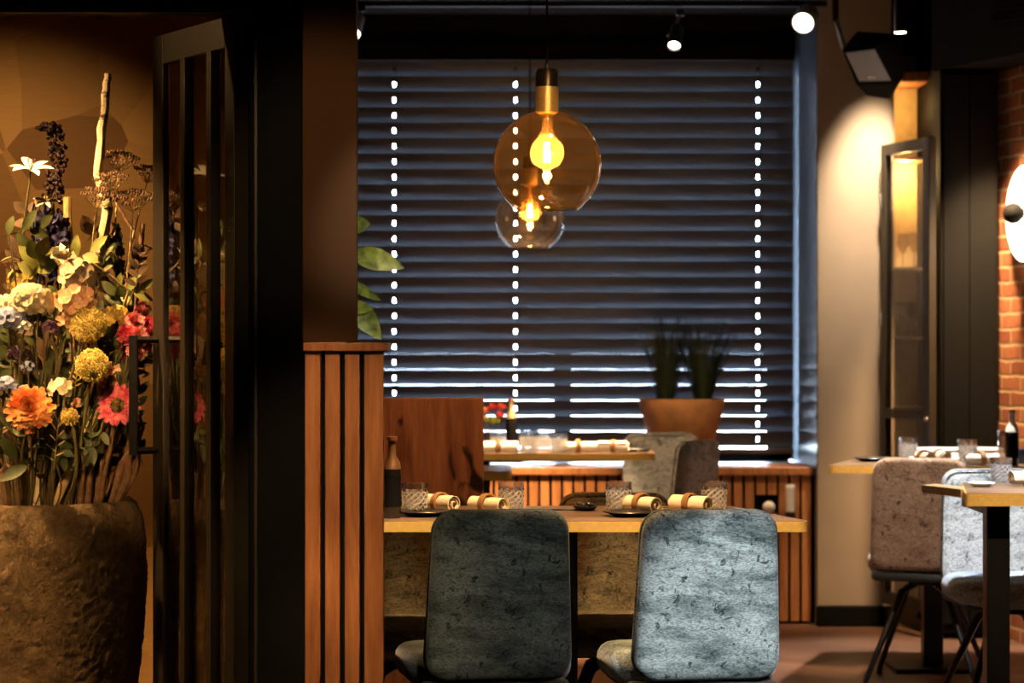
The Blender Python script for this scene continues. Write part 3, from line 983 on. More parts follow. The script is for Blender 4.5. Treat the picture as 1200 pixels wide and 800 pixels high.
# ================================================================== TABLEWARE
def tumbler_mesh(T):
    mb = MB()
    seg = 22; rows = 9
    # lozenge cut wall: odd vertices raised, then a smooth rim, then the inside
    vs = []; fs = []
    prof = [(.0285, 0.0, 0)]
    for k in range(rows): prof.append((.0300 + .0022 * k / rows, .004 + .0062 * k, .0019))
    prof += [(.0330, .062, 0), (.0334, .075, 0), (.0315, .0755, 0), (.0302, .055, 0), (.0285, .013, 0)]
    for j, (r, z, cut) in enumerate(prof):
        for i in range(seg):
            a = 2 * PI * (i + (.5 if j % 2 else 0) * (1 if cut else 0)) / seg
            q = r + cut * (1 if (j + i) % 2 else -1)
            vs.append((q * math.cos(a), q * math.sin(a), z))
    n = len(prof)
    for j in range(n - 1):
        for i in range(seg):
            k = (i + 1) % seg
            fs += [(j * seg + i, j * seg + k, (j + 1) * seg + k), (j * seg + i, (j + 1) * seg + k, (j + 1) * seg + i)]
    fs += [tuple(range(seg - 1, -1, -1)), tuple(range((n - 1) * seg, n * seg))]
    return mb.add(vs, fs, T)


tum0 = None


def tumbler(px, base_y, label, group='cut crystal tumblers', z=TZ, sc=1.0):
    global tum0
    Y = F * (H - z) / (base_y - 400)
    loc = Vector(((px - 600) * Y / F, Y, z + .0006))
    if tum0 is None:
        o = thing('tumbler', label, 'glass', loc, group)
        tumbler_mesh(Matrix.Translation(loc)).build('glass_body', M['crystal'], o, sharp=5)
        tum0 = o
    else:
        o = dup(tum0, loc, random.random(), label, group)
    o.scale = (sc, sc, sc)
    return o


def napkin(px, base_y, deg, label, L=.115, r=.0235, group='rolled linen napkins', z=TZ, lift=0.0, mat=None):
    Y = F * (H - z) / (base_y - 400)
    loc = Vector(((px - 600) * Y / F, Y, z + lift))
    o = thing('napkin_roll', label, 'napkin', loc, group)
    d = Matrix.Translation(loc + Vector((0, 0, r))) @ Matrix.Rotation(R(deg), 4, 'Z')
    n = 46; vs = []; fs = []
    th = .0022
    xs = [-.5, -.47, -.2, 0, .2, .47, .5]
    wob = random.random() * 6
    for side in (0, 1):
        for x in xs:
            for i in range(n):
                t = i / (n - 1); a = t * 2 * PI * 2.6 + wob
                rr = .006 + (r - .006) * t ** .9 - side * th
                pin = 1 - .10 * math.exp(-(x / .09) ** 2)
                vs.append(d @ Vector((x * L + (.004 * math.sin(a * .5) if abs(x) > .4 else 0), rr * math.cos(a) * pin, rr * math.sin(a) * pin)))
    m = len(xs)
    for s in (0, 1):
        for j in range(m - 1):
            for i in range(n - 1):
                k = s * m * n + j * n + i
                fs.append((k, k + 1, k + n + 1, k + n))
    for j in (0, m - 1):
        for i in range(n - 1):
            k = j * n + i
            fs.append((k, k + 1, k + 1 + m * n, k + m * n))
    mb = MB(); mb.add(vs, fs); mb.build('cloth', mat or M['napkin'], o)
    rg = MB()
    for q in (-.006, 0, .006):
        rg.tube([d @ Vector((q, (r + .001) * math.cos(t * PI / 12), (r + .001) * math.sin(t * PI / 12))) for t in range(24)], .0035, 6, True)
    rg.build('ring', plain('rope_ring', (.30, .15, .05), .7), o)
    return o


def plate(px, base_y, label, r=.07, z=TZ, mat=None, group='dark side plates', name='side_plate'):
    Y = F * (H - z) / (base_y - 400)
    loc = Vector(((px - 600) * Y / F, Y, z + .0004))
    o = thing(name, label, 'plate', loc, group)
    MB().lathe([(r * .6, 0), (r * .62, .002), (r, .011), (r - .002, .013), (r * .6, .005), (.001, .005)], 36, Matrix.Translation(loc), True, False).build('dish', mat or M['plate'], o)
    return o


def bottle(px, base_y, label, h=.205, r=.0225, z=TZ, cap='copper'):
    Y = F * (H - z) / (base_y - 400)
    loc = Vector(((px - 600) * Y / F, Y, z + .0004)); T = Matrix.Translation(loc)
    o = thing('bottle', label, 'bottle', loc)
    MB().lathe([(r * .9, 0), (r, .004), (r, h * .60), (r * .85, h * .68), (r * .42, h * .76), (r * .38, h * .96), (r * .44, h * .97), (r * .44, h), (.001, h)], 28, T, True, False).build('body', M['bottle'], o)
    MB().lathe([(r * .96, h * .60), (r * 1.02, h * .605), (r * .88, h * .685), (r * .45, h * .765), (r * .42, h * .95)], 28, T, False, False).build('neck_foil', M[cap], o)
    MB().lathe([(r * .40, h * .95), (r * .58, h * .955), (r * .58, h * 1.0), (r * .3, h * 1.005)], 20, T).build('stopper', plain('cork_stopper', (.20, .08, .03), .6), o)
    MB().lathe([(r * 1.01, h * .14), (r * 1.015, h * .15), (r * 1.015, h * .52), (r * 1.01, h * .53)], 28, T, False, False).build('label_band', M['label'], o)
    return o


def cutlery(name, px, base_y, deg, label, mat, L=.17, z=TZ):
    Y = F * (H - z) / (base_y - 400)
    loc = Vector(((px - 600) * Y / F, Y, z + .0004)); T = Matrix.Translation(loc) @ Matrix.Rotation(R(deg), 4, 'Z')
    o = thing(name, label, 'cutlery', loc)
    MB().box(-L / 2, 0, -.004, .004, 0, .004, T).build('handle', mat, o, .0015)
    MB().add([T @ Vector(p) for p in [(0, -.003, .0005), (L * .42, -.008, .0005), (L / 2, .002, .0005), (0, .003, .0005), (0, -.003, .0025), (L * .42, -.008, .0018), (L / 2, .002, .0015), (0, .003, .0025)]],
             [(0, 3, 2, 1), (4, 5, 6, 7), (0, 1, 5, 4), (1, 2, 6, 5), (2, 3, 7, 6), (3, 0, 4, 7)]).build('blade', mat, o)
    return o


# main table
bottle(459.5, 607, 'dark slim bottle with copper neck on the main table beside the half wall', h=.198, r=.0215)
plate(496, 604, 'dark side plate on the main table beside the copper necked bottle')
plate(739, 604.5, 'dark side plate on the main table in front of the middle tumbler')
tumbler(486, 601.5, 'cut crystal tumbler on the main table beside the copper necked bottle')
tumbler(599, 600, 'cut crystal tumbler on the main table above the dim green chair')
tumbler(725, 599.5, 'cut crystal tumbler on the main table between the two near chairs')
tumbler(837, 599, 'cut crystal tumbler on the main table above the bright teal chair, rightmost there')
napkin(516, 600, -52, 'rolled cream napkin with open spiral end beside the bottle and first tumbler')
napkin(571, 601.5, -48, 'rolled cream napkin lying left of the tumbler above the green chair')
napkin(752, 601.5, -55, 'rolled cream napkin with open spiral end right of the middle tumbler', r=.024)
napkin(809, 601, -46, 'rolled cream napkin left of the rightmost tumbler on the main table')
cutlery('knife', 800, 596, 165, 'steel knife at the far edge of the main table above the bright chair', M['steel'])
cutlery('knife', 640, 598, 172, 'dark knife right of the tumbler above the green chair', M['plate'])
sd = P(686, 0, 6.15); sd = Vector((sd.x, 6.15, TZ + .0004))
o = thing('small_bowl', 'little dark bowl of stones on the main table left of the middle tumbler', 'bowl', sd)
MB().lathe([(.02, 0), (.034, .012), (.032, .013), (.018, .004)], 24, Matrix.Translation(sd)).build('bowl_body', M['plate'], o)
for k in range(6):
    s = Vector((.016 * math.cos(k * 1.05), .016 * math.sin(k * 1.05), .014 + .003 * (k % 2)))
    tag(MB().ball(sd + s, .0078, 10, 7, .75).build('pebble', M['plate'], None, origin=sd + s),
        'dark pebble in the little bowl on the main table', 'stone', 'dark pebbles in the little bowl')

# window table
tumbler(620, 530.6, 'overexposed tumbler on the window table, tallest of the front row', 'tumblers on the window table', sc=1.12)
tumbler(655, 530.4, 'overexposed tumbler on the window table, right of the tallest one', 'tumblers on the window table')
tumbler(584, 528, 'overexposed tumbler on the window table in front of the posy', 'tumblers on the window table', sc=.95)
tumbler(637, 527.5, 'overexposed tumbler on the window table, half hidden between two others', 'tumblers on the window table', sc=.95)
napkin(583, 530, 10, 'white napkin roll on the window table next to the knotty panel', mat=M['white'], group='napkins on the window table', L=.15)
napkin(677, 530, 8, 'white napkin roll on the window table, middle of the right half', mat=M['white'], group='napkins on the window table', L=.14)
napkin(719, 530, -12, 'white napkin roll near the right end of the window table', mat=M['white'], group='napkins on the window table')
plate(700, 527, 'wide white plate on the right half of the window table', r=.11, mat=M['white'], group=None, name='dinner_plate')
plate(745, 529, 'small dark plate at the right end of the window table', group=None)
bottle(599, 525.5, 'dark bottle with gold neck on the window table next to the posy', h=.20, r=.022, cap='brass_pale')
vz = Vector(((577 - 600) * 9.62 / F, 9.62, TZ + .0004))
o = thing('bud_vase', 'small glass vase on the window table beside the gold necked bottle', 'vase', vz)
MB().lathe([(.02, 0), (.028, .02), (.026, .05), (.018, .075)], 20, Matrix.Translation(vz), True, False).build('vase_body', M['globe_clear'], o)
posy = [((.00, 0, .165), (.55, .06, .05)), ((.03, -.01, .135), (.62, .08, .09)), ((-.03, .01, .15), (.70, .25, .06)), ((.035, .01, .165), (.60, .10, .04)), ((-.02, -.012, .115), (.35, .4, .06)), ((.012, -.015, .11), (.30, .36, .05)), ((-.035, 0, .12), (.62, .1, .16))]
pl = ['coral posy bloom, topmost in the vase', 'coral posy bloom low on the right in the vase', 'orange posy bloom upper left in the vase', 'red posy bloom upper right in the vase',
      'green sprig lower left in the vase', 'green sprig at the front of the vase', 'pink posy bloom far left in the vase']
for k, (d, col) in enumerate(posy):
    d = Vector(d)
    q = thing('posy_flower', pl[k], 'flower', vz + Vector((d.x * .25, d.y * .25, .02)), 'flowers in the bud vase')
    MB().tube([vz + Vector((d.x * .25, d.y * .25, .02)), vz + d * .98], .0018, 5).build('stem', M['stem'], q)
    mb = MB()
    for i in range(14):
        a = i * 2.4; fr = frame((math.cos(a) * .9, math.sin(a) * .9, .5 + .5 * (i % 3)), i)
        mb.strip(vz + d, fr, .022, .014, lambda t: .3 + math.sin(PI * min(1, t)) * .8, .5, .6, 4)
    mb.build('bloom', plain('posy_colour', col, .7), q)

# table by the brick wall
tumbler(1064, 538.5, 'overexposed tumbler on the table by the brick wall, left one', 'tumblers on the right hand tables', sc=1.05)
tumbler(1134, 541, 'overexposed tumbler on the table by the brick wall, right one', 'tumblers on the right hand tables', sc=1.05)
plate(1022, 540, 'dark side plate at the left end of the table by the brick wall', group=None)
plate(1098, 540, 'wide white plate on the table by the brick wall between the tumblers', r=.10, mat=M['white'], group=None, name='dinner_plate')
napkin(1083, 543, -80, 'cream napkin roll seen end on, left of the pair on the brick wall table', group='napkins on the brick wall table')
napkin(1101, 542, -75, 'cream napkin roll seen end on, right of the pair on the brick wall table', group='napkins on the brick wall table')
napkin(1150, 545.5, 15, 'white napkin roll right of the right tumbler on the brick wall table', mat=M['white'], group='napkins on the brick wall table')
fc = Vector(((1122 - 600) * 8.9 / F, 8.90, TZ + .0004))
o = thing('folded_cloth', 'long white folded cloth along the far edge of the brick wall table', 'cloth', fc)
MB().box(fc.x - .17, fc.x + .17, fc.y - .035, fc.y + .035, fc.z, fc.z + .022).box(fc.x - .165, fc.x + .165, fc.y - .034, fc.y + .03, fc.z + .024, fc.z + .040).build('folds', M['white'], o, .008)
bottle(1186, 546, 'dark bottle with white lit neck on the table by the brick wall', h=.195, r=.022, cap='white')
vz = Vector(((1176 - 600) * 8.72 / F, 8.72, TZ + .0004))
o = thing('water_glass', 'straight clear glass left of the bottle by the brick wall', 'glass', vz)
MB().lathe([(.021, 0), (.022, .11), (.020, .11), (.019, .006)], 20, Matrix.Translation(vz), True, False).build('glass_body', M['globe_clear'], o)
vz = Vector(((1198 - 600) * 8.5 / F, 8.5, TZ + .0004))
o = thing('tea_light_jar', 'small dark blue glass jar right of the bottle by the brick wall', 'jar', vz)
MB().lathe([(.022, 0), (.026, .012), (.026, .05), (.023, .052), (.022, .01)], 20, Matrix.Translation(vz), True, False).build('jar_body', plain('blue_glass', (.03, .05, .12), .1), o)
# nearest right table
tumbler(1173, 565, 'cut crystal tumbler on the nearest right table', 'tumblers on the right hand tables', sc=1.0)
napkin(1205, 569, 20, 'cream napkin roll on the nearest right table beside its tumbler', group=None)
plate(1150, 570, 'small white saucer left of the tumbler on the nearest right table', r=.04, mat=M['white'], group=None, name='saucer')


# ================================================================== PLANTER WITH GRASSES ON THE CASING
pc = Vector(((799 - 600) * 10.29 / F, 10.29, .6555)); T = Matrix.Translation(pc)
o = thing('planter_bowl', 'large tapered terracotta planter standing on the slatted casing', 'planter', pc)
MB().lathe([(.085, 0), (.098, .005), (.135, .09), (.165, .19), (.183, .275), (.181, .282), (.168, .282), (.160, .24), (.001, .24)], 48, T, True, False).build('pot_body', M['clay'], o)
MB().lathe([(.160, .245), (.08, .255), (.001, .258)], 32, T, False, False).build('soil', M['soil'], o)
for k, (px, lab) in enumerate([(779, 'bushy dark grass plant on the left side of the terracotta planter'), (823, 'bushy dark grass plant on the right side of the terracotta planter')]):
    b = Vector(((px - 600) * 10.29 / F, 10.29, pc.z + .25))
    g = thing('potted_grass', lab, 'plant', b)
    mb = MB(); rnd = random.Random(k + 3)
    for i in range(130):
        a = rnd.random() * 2 * PI; q = rnd.random() ** .6 * .035
        c0 = b + Vector((q * math.cos(a), q * math.sin(a), .009))
        lean = rnd.random() * .34; hgt = .25 + rnd.random() * .16
        fr = frame((0, 0, 1)) ; fr = Matrix.Rotation(a, 3, 'Z')
        mb.strip(c0, fr, hgt, .008, lambda t: 1 - .85 * t ** 2, PI / 2 - lean, -.55 * rnd.random(), 6)
    mb.build('blades', M['grass'], g)

# leafy plant behind the half wall
pb = Vector((-.385, 5.24, 0))
o = thing('plant_pot', 'slim dark plant pot standing behind the slatted half wall', 'pot', pb)
MB().lathe([(.050, 0), (.058, .01), (.066, .80), (.062, .81), (.056, .78), (.001, .78)], 28, Matrix.Translation(pb), True, False).build('pot_body', M['black'], o)
o = thing('leafy_plant', 'green veined leafy plant peeking out right of the brown column above the cap board', 'plant', pb + Vector((0, 0, .78)))
sb = pb + Vector((0, 0, .78)); tip = sb + Vector((.02, 0, .70))
MB().tube([sb, sb + Vector((.01, 0, .35)), tip], [.007, .006, .003], 8).build('stem', M['stem'], o)
for (px, py, qx, qy, w, tz, rl) in [(408, 268, 434, 262, .045, .0, .6), (412, 296, 474, 314, .050, .2, .9), (410, 330, 446, 352, .024, .0, 1.2), (410, 360, 437, 362, .030, .1, .9), (412, 352, 447, 398, .050, .2, .9),
                                    (400, 300, 372, 330, .05, 0, .8), (398, 350, 365, 372, .05, 0, .8), (402, 280, 380, 258, .05, 0, .8)]:
    p0 = P(px, py, 5.22); p1 = P(qx, qy, 5.20)
    d = (p1 - p0); L = d.length; x = d.normalized()
    n = (Vector((0, -1, .25)) - x * Vector((0, -1, .25)).dot(x)).normalized()
    n = Matrix.Rotation(rl - .8, 3, x) @ n
    fr = Matrix((x, n.cross(x), n)).transposed()
    t0 = max(0.05, min(1, (p0.z - sb.z) / .7))
    mb = MB().strip(p0, fr, L, w, lambda t: .12 + math.sin(PI * t ** .8) * .88 if t < 1 else .02, .15, -.35, 9, cup=.18)
    mb.tube([sb + (tip - sb) * max(0, t0 - .08), p0, p0 + x * L * .3], .0016, 5)
    mb.build('leaf', M['leaftropic'], o)


# ================================================================== GLASS DOOR OF THE FLOWER NICHE
HN = Vector((-.603, 5.24, 0)); HF = Vector((-.838, 5.637, 0)); DV = HF - HN
DN = Vector((DV.y, -DV.x, 0)).normalized()            # towards the hinge post
if DN.x < 0: DN = -DN
gd = thing('glass_door', 'dark bronze framed glass door with vertical bars, standing ajar into the flower niche', 'door', HN)


def leafbox(t0, t1, z0, z1, d0, d1):
    p0 = HN + DV * t0; p1 = HN + DV * t1
    return MB().prism([tuple((p0 + DN * d0).xy), tuple((p1 + DN * d0).xy), tuple((p1 + DN * d1).xy), tuple((p0 + DN * d1).xy)], z0, z1)


def tpix(px):                                        # where the sight line of a column meets the leaf
    k = (px - 600) / F
    return (k * HN.y - HN.x) / (DV.x - k * DV.y)


ZT = 1.889
leafbox(0, .105, .02, ZT, 0, .040).build('stile', M['door_metal'], gd, .002)
leafbox(.865, 1, .02, ZT, 0, .040).build('stile', M['door_metal'], gd, .002)
leafbox(.105, .865, ZT - .068, ZT, 0, .040).build('top_rail', M['door_metal'], gd, .002)
leafbox(.105, .865, .02, .12, 0, .040).build('bottom_rail', M['door_metal'], gd, .002)
for a in (213, 243.5):
    t = tpix(a)
    leafbox(t - .055, t, .12, ZT - .068, -.004, .026).build('glazing_bar', M['door_metal'], gd, .001)
leafbox(.09, .88, .10, ZT - .06, .008, .013).build('door_pane', M['glass'], gd)['label'] = 'clear reflecting glass pane'
hz0, hz1 = 1.18 - 128 / (F / 5.58), 1.18 + 2 / (F / 5.58)
hc = HN + DV * .93
hb = MB()
for z in (hz0, hz1):
    hb.tube([hc, hc - DN * .060], .0085, 4)
    hb.v[-8:] = [v + Vector((0, 0, z)) for v in hb.v[-8:]]
q = hc - DN * .060
hb.box(q.x - .0095, q.x + .0095, q.y - .0095, q.y + .0095, hz0 - .010, hz1 + .010)
hb.build('pull_handle', M['black_metal'], gd, .001)
for z in (.25, 1.66):
    MB().lathe([(.008, z - .05), (.010, z - .045), (.010, z + .045), (.008, z + .05)], 12, Matrix.Translation(HN + DN * .052 + DV * .0)).build('hinge', M['door_metal'], gd)

# ================================================================== THE GREAT POT AND ITS FLOWERS
PC = Vector((-1.150, 5.75, 0))
o = thing('flower_pot', 'huge rough sandstone coloured pot holding the flower arrangement in the niche', 'pot', PC)
rim = .806
prof = [(.17, 0), (.19, .012), (.225, .15), (.255, .33), (.272, .50), (.278, .63), (.275, .71), (.266, .765), (.252, .798), (.240, rim), (.226, .800), (.214, .775), (.212, .74)]
from mathutils import noise
fine = []
for k in range(len(prof) - 1):
    n = max(1, int(round(math.hypot(prof[k + 1][0] - prof[k][0], prof[k + 1][1] - prof[k][1]) / .005)))
    for q in range(n): fine.append((prof[k][0] + (prof[k + 1][0] - prof[k][0]) * q / n, prof[k][1] + (prof[k + 1][1] - prof[k][1]) * q / n))
fine.append(prof[-1])
pm = MB(); pm.lathe(fine, 400, Matrix.Translation(PC), True, False)
for i, vv in enumerate(pm.v):
    w = .003 * noise.noise(vv * 9) + .0028 * noise.noise(vv * 30) + .0042 * noise.noise(vv * 75) + .0036 * noise.noise(vv * 130) + .002 * noise.noise(vv * 230)
    d = Vector((vv.x - PC.x, vv.y - PC.y, 0))
    pm.v[i] = vv + d.normalized() * w * .8 + Vector((0, 0, w * .3 if vv.z > .75 else 0))
pm.build('pot_body', M['pot'], o, sharp=80)
MB().lathe([(.213, .745), (.12, .765), (.001, .77)], 40, Matrix.Translation(PC), False, False).build('soil', M['soil'], o)
SOIL = .752
rnd = random.Random(11)
FM = {}


def fmat(key, a, b):
    if key not in FM: FM[key] = petal_mat('petals_' + key, a, b)
    return FM[key]


def base_for(head, spread=.15):
    x = PC.x + max(-spread, min(spread, (head.x - PC.x) * .55)) + rnd.uniform(-.025, .025)
    y = PC.y + max(-.15, min(.12, (head.y - PC.y) * .6)) + rnd.uniform(-.02, .02)
    return Vector((x, y, SOIL))


def curve(a, b, bend=.04, n=9):
    a = Vector(a); b = Vector(b); s = Vector((rnd.uniform(-bend, bend), rnd.uniform(-bend, bend) * .6, 0))
    return [a.lerp(b, i / (n - 1)) + s * math.sin(PI * i / (n - 1)) for i in range(n)]


def flower(name, label, cat, head, group=None, rad=.0028, bend=.04, leaves=2, lmat='leafdark', smat='stem', lsz=.05):
    b = base_for(head)
    o = thing(name, label, cat, b, group)
    pts = curve(b, head, bend)
    MB().tube(pts, [rad * 1.2] + [rad] * 7 + [rad * .8], 6).build('stem', M[smat], o)
    for k in range(leaves):
        i = rnd.randint(3, 7); a = rnd.uniform(0, 6.28)
        fr = Matrix.Rotation(a, 3, 'Z')
        MB().strip(pts[i], fr, lsz * rnd.uniform(.8, 1.3), lsz * .42, lambda t: .1 + math.sin(PI * min(1, t ** .8)) * .9 if t < 1 else .03, rnd.uniform(.2, .9), -rnd.uniform(.4, 1.2), 7, cup=.25).build('leaf', M[lmat], o)
    return o


PET = lambda t: (.35 + .65 * math.sin(PI * min(1, .08 + t * .8))) if t < 1 else .35
ROUND = lambda t: (.25 + math.sin(PI * min(1, t * .85)) * .85) if t < 1 else .5
TIP = lambda t: (.18 + math.sin(PI * t ** .9) * .85) if t < 1 else .02


def rosette(c, fr, layers, prof=PET, jit=.12):
    """layers: (count, r0, length, width, tilt, curl)"""
    mb = MB(); off = 0.0
    for n, r0, L, W, ti, cu in layers:
        off += 1.1
        for i in range(n):
            a = 2 * PI * i / n + off + rnd.uniform(-jit, jit)
            f2 = fr @ Matrix.Rotation(a, 3, 'Z')
            mb.strip(Vector(c) + f2 @ Vector((r0, 0, 0)), f2, L * rnd.uniform(.9, 1.08), W, prof, ti + rnd.uniform(-.1, .1), cu, 5, cup=.3)
    return mb


def face(tx=0.0, tz=.25): return frame((tx, -1, tz), rnd.uniform(0, 6))


def gerbera(px, py, Y, r, label, m):
    h = P(px, py, Y); o = flower('gerbera', label, 'flower', h, leaves=1)
    fr = face(-.1, .12)
    rosette(h, fr, [(18, r * .22, r * .78, r * .30, .10, -.05), (17, r * .2, r * .66, r * .27, .30, -.1), (12, r * .18, r * .4, r * .2, .65, -.2)], PET, .05).build('petals', m, o)
    mb = MB()
    for i in range(44):
        q = math.sqrt((i + .5) / 44) * r * .36; a = i * 2.4
        mb.ball(h + fr @ Vector((q * math.cos(a), q * math.sin(a), .006 + .004 * math.cos(q / (r * .3)))), r * .04, 5, 4)
    mb.lathe([(r * .38, .0), (r * .3, .006), (.0005, .005)], 20, Matrix.Translation(h) @ fr.to_4x4(), False, False)
    mb.build('flower_centre', fmat('gerb_c', (.02, .012, .008), (.35, .25, .06)), o)


def dahlia(px, py, Y, r, label, m, name='dahlia'):
    h = P(px, py, Y); o = flower(name, label, 'flower', h, leaves=2)
    fr = face(.05, .25)
    L = []
    for k in range(8):
        t = k / 7
        L.append((max(5, int(20 - 14 * t)), r * .05, r * (1.0 - .55 * t), r * .34 * (1 - .35 * t), -.15 + 1.45 * t, .35 + .3 * t))
    rosette(h, fr, L, ROUND).build('petals', m, o)


def carnation(px, py, Y, r, label, m, group=None, name='carnation', n=26):
    h = P(px, py, Y); o = flower(name, label, 'flower', h, group, leaves=1)
    fr = face(rnd.uniform(-.4, .4), rnd.uniform(0, .6))
    mb = MB()
    for i in range(n):
        t = (i + .5) / n; a = i * 2.4; f2 = fr @ Matrix.Rotation(a, 3, 'Z')
        mb.strip(h, f2, r * rnd.uniform(.8, 1.05), r * .75, lambda t: .15 + .85 * t ** .7, -.2 + 1.5 * (1 - t), rnd.uniform(-.3, .6), 5, cup=rnd.uniform(-.5, .5))
    mb.build('petals', m, o)


def pompon(px, py, Y, r, label, m, n=420, name='allium', spike=.30):
    h = P(px, py, Y); o = flower(name, label, 'flower', h, leaves=0, rad=.0035)
    mb = MB(); mb.ball(h, r * .66, 16, 12)
    for i in range(n):
        z = 1 - 2 * (i + .5) / n; q = math.sqrt(1 - z * z); a = i * 2.39996
        d = Vector((q * math.cos(a), q * math.sin(a), z)); fr = frame(d, a)
        j = rnd.uniform(.88, 1.06)
        p = h + d * r * j
        s = r * .11
        mb.add([h + d * r * .6, p + fr @ Vector((s, 0, 0)), p + fr @ Vector((0, s, .0)), p + fr @ Vector((-s, 0, 0)), p + fr @ Vector((0, -s, 0)), p + d * s * .8],
               [(0, 1, 2), (0, 2, 3), (0, 3, 4), (0, 4, 1), (1, 5, 2), (2, 5, 3), (3, 5, 4), (4, 5, 1)])
    mb.build('florets', m, o)


def hydrangea(px, py, Y, r, label, m, n=60, group=None, name='hydrangea', fl=.30, sq=.8):
    h = P(px, py, Y); o = flower(name, label, 'flower', h, group, leaves=2, rad=.003)
    mb = MB()
    for i in range(n):
        z = 1 - 1.5 * (i + .5) / n; q = math.sqrt(max(0, 1 - z * z)); a = i * 2.39996
        d = Vector((q * math.cos(a), q * math.sin(a) , z * sq)); d2 = (d + Vector((0, -.3, 0))).normalized()
        c = h + d * r * rnd.uniform(.85, 1.0); fr = frame(d2, rnd.uniform(0, 6))
        for k in range(4):
            f2 = fr @ Matrix.Rotation(k * PI / 2, 3, 'Z')
            mb.strip(c, f2, r * fl, r * fl * .95, lambda t: .15 + 1.0 * math.sin(PI * min(1, t * .75)) if t < 1 else .55, .25, rnd.uniform(-.3, .2), 4)
    mb.build('florets', m, o)


def lily(px, py, Y, r, label, m, tx=0., tz=.4, name='lily'):
    h = P(px, py, Y); o = flower(name, label, 'flower', h, leaves=1, lmat='leafpale')
    fr = face(tx, tz)
    rosette(h, fr, [(3, r * .05, r, r * .42, .45, -.7), (3, r * .05, r * .95, r * .34, .35, -.6)], TIP, .05).build('petals', m, o)
    mb = MB()
    for i in range(5):
        a = i * 1.26; mb.tube([h, h + fr @ Vector((r * .15 * math.cos(a), r * .15 * math.sin(a), r * .45))], .0009, 4)
        mb.ball(h + fr @ Vector((r * .15 * math.cos(a), r * .15 * math.sin(a), r * .46)), .0022, 5, 4)
    mb.build('stamens', M['dry'], o)


def umbel(px, py, Y, r, label, up=(0, 0, 1), group='dry umbels'):
    h = P(px, py, Y); o = flower('dry_umbel', label, 'dried flower', h, group, leaves=0, smat='dry', rad=.0022, bend=.02)
    fr = frame((up[0], up[1], up[2])); n = 15
    mb = MB(); mc = MB()
    for i in range(n):
        q = math.sqrt((i + .5) / n); a = i * 2.4
        e = h + fr @ Vector((r * q * math.cos(a), r * q * math.sin(a), r * (.95 - .35 * q * q)))
        mb.tube([h, h.lerp(e, .5) + fr @ Vector((0, 0, -.004)), e], .0009, 4)
        for k in range(6):
            b = k * 1.05; f = e + fr @ Vector((r * .16 * math.cos(b), r * .16 * math.sin(b), r * .10))
            mb.tube([e, f], .0005, 3)
            mc.ball(f, r * .075, 5, 4)
    mb.build('rays', M['dry'], o); mc.build('seeds', M['twig'], o)


def spike(path, r0, n, label, m, cat='flower', name='delphinium', fl=.010, group=None):
    h = path[-1]; b = base_for(path[0]); o = thing(name, label, cat, b, group)
    pts = curve(b, path[0], .02)[:-1] + path
    MB().tube(pts, .0028, 6).build('stem', M['stem'], o)
    mb = MB()
    m_ = len(path) - 1
    for i in range(n):
        t = rnd.random() * m_; k = int(t); p = path[k].lerp(path[min(k + 1, m_)], t - k)
        a = rnd.uniform(0, 6.28); d = Vector((math.cos(a), math.sin(a), rnd.uniform(-.2, .4)))
        rr = r0 * (1 - .45 * t / m_) * rnd.uniform(.4, 1)
        if name == 'berry_spray': mb.ball(p + d * rr, fl * rnd.uniform(.7, 1.1), 6, 5)
        else:
            fr = frame(d, rnd.uniform(0, 6))
            for q in range(5):
                f2 = fr @ Matrix.Rotation(q * 1.257, 3, 'Z')
                mb.strip(p + d * rr, f2, fl * 1.2, fl * .9, ROUND, .4, 0, 4)
    mb.build('berries' if name == 'berry_spray' else 'florets', m, o)


def stick(pts, rad, label, m, name='branch', group=None, tip=True):
    b = Vector(pts[0]); q = Vector((b.x - PC.x, b.y - PC.y, 0))
    if q.length > .195: q = q.normalized() * .195
    b = Vector((PC.x + q.x, PC.y + q.y, b.z)); pts = [b] + [Vector(p) for p in pts[1:]]
    for p in pts[1:]:                                     # keep inside the mouth of the pot below the rim
        if p.z < .84:
            q = Vector((p.x - PC.x, p.y - PC.y, 0))
            if q.length > .20: q = q.normalized() * .20; p.x = PC.x + q.x; p.y = PC.y + q.y
    o = thing(name, label, 'branch', b, group)
    P_ = []
    for i in range(len(pts) - 1):
        for k in range(4):
            t = k / 4; q = Vector(pts[i]).lerp(Vector(pts[i + 1]), t)
            P_.append(q + Vector((rnd.uniform(-1, 1), rnd.uniform(-1, 1), 0)) * .0018)
    P_.append(Vector(pts[-1]))
    n = len(P_)
    rs = [rad * (1.05 - .45 * i / (n - 1)) * rnd.uniform(.9, 1.1) for i in range(n)]
    MB().tube(P_, rs, 9).build('wood_shaft', m, o)
    return o, P_


def leafspray(px, py, Y, label, m, n=9, size=.035, dirv=(0, 0, 1), L=.10, name='leaf_spray', prof=TIP, group=None, wr=.45):
    h = P(px, py, Y); o = flower(name, label, 'foliage', h, group, leaves=0, rad=.002)
    d = Vector(dirv).normalized(); mb = MB()
    mb.tube([h - d * .02, h + d * L], .0012, 5)
    for i in range(n):
        t = i / max(1, n - 1); c = h + d * L * t; side = 1 if i % 2 else -1
        s = d.cross(Vector((0, -1, 0))).normalized() * side
        x = (s * (1 - .5 * t) + d * (.5 + .6 * t) + Vector((0, rnd.uniform(-.4, .2), 0))).normalized()
        nn = (Vector((rnd.uniform(-.4, .4), -1, rnd.uniform(-.2, .7)))); nn = (nn - x * nn.dot(x)).normalized()
        fr = Matrix((x, nn.cross(x), nn)).transposed()
        mb.strip(c, fr, size * rnd.uniform(.8, 1.2), size * wr, prof, .1, -.4, 6, cup=.2)
    mb.build('leaves', m, o)


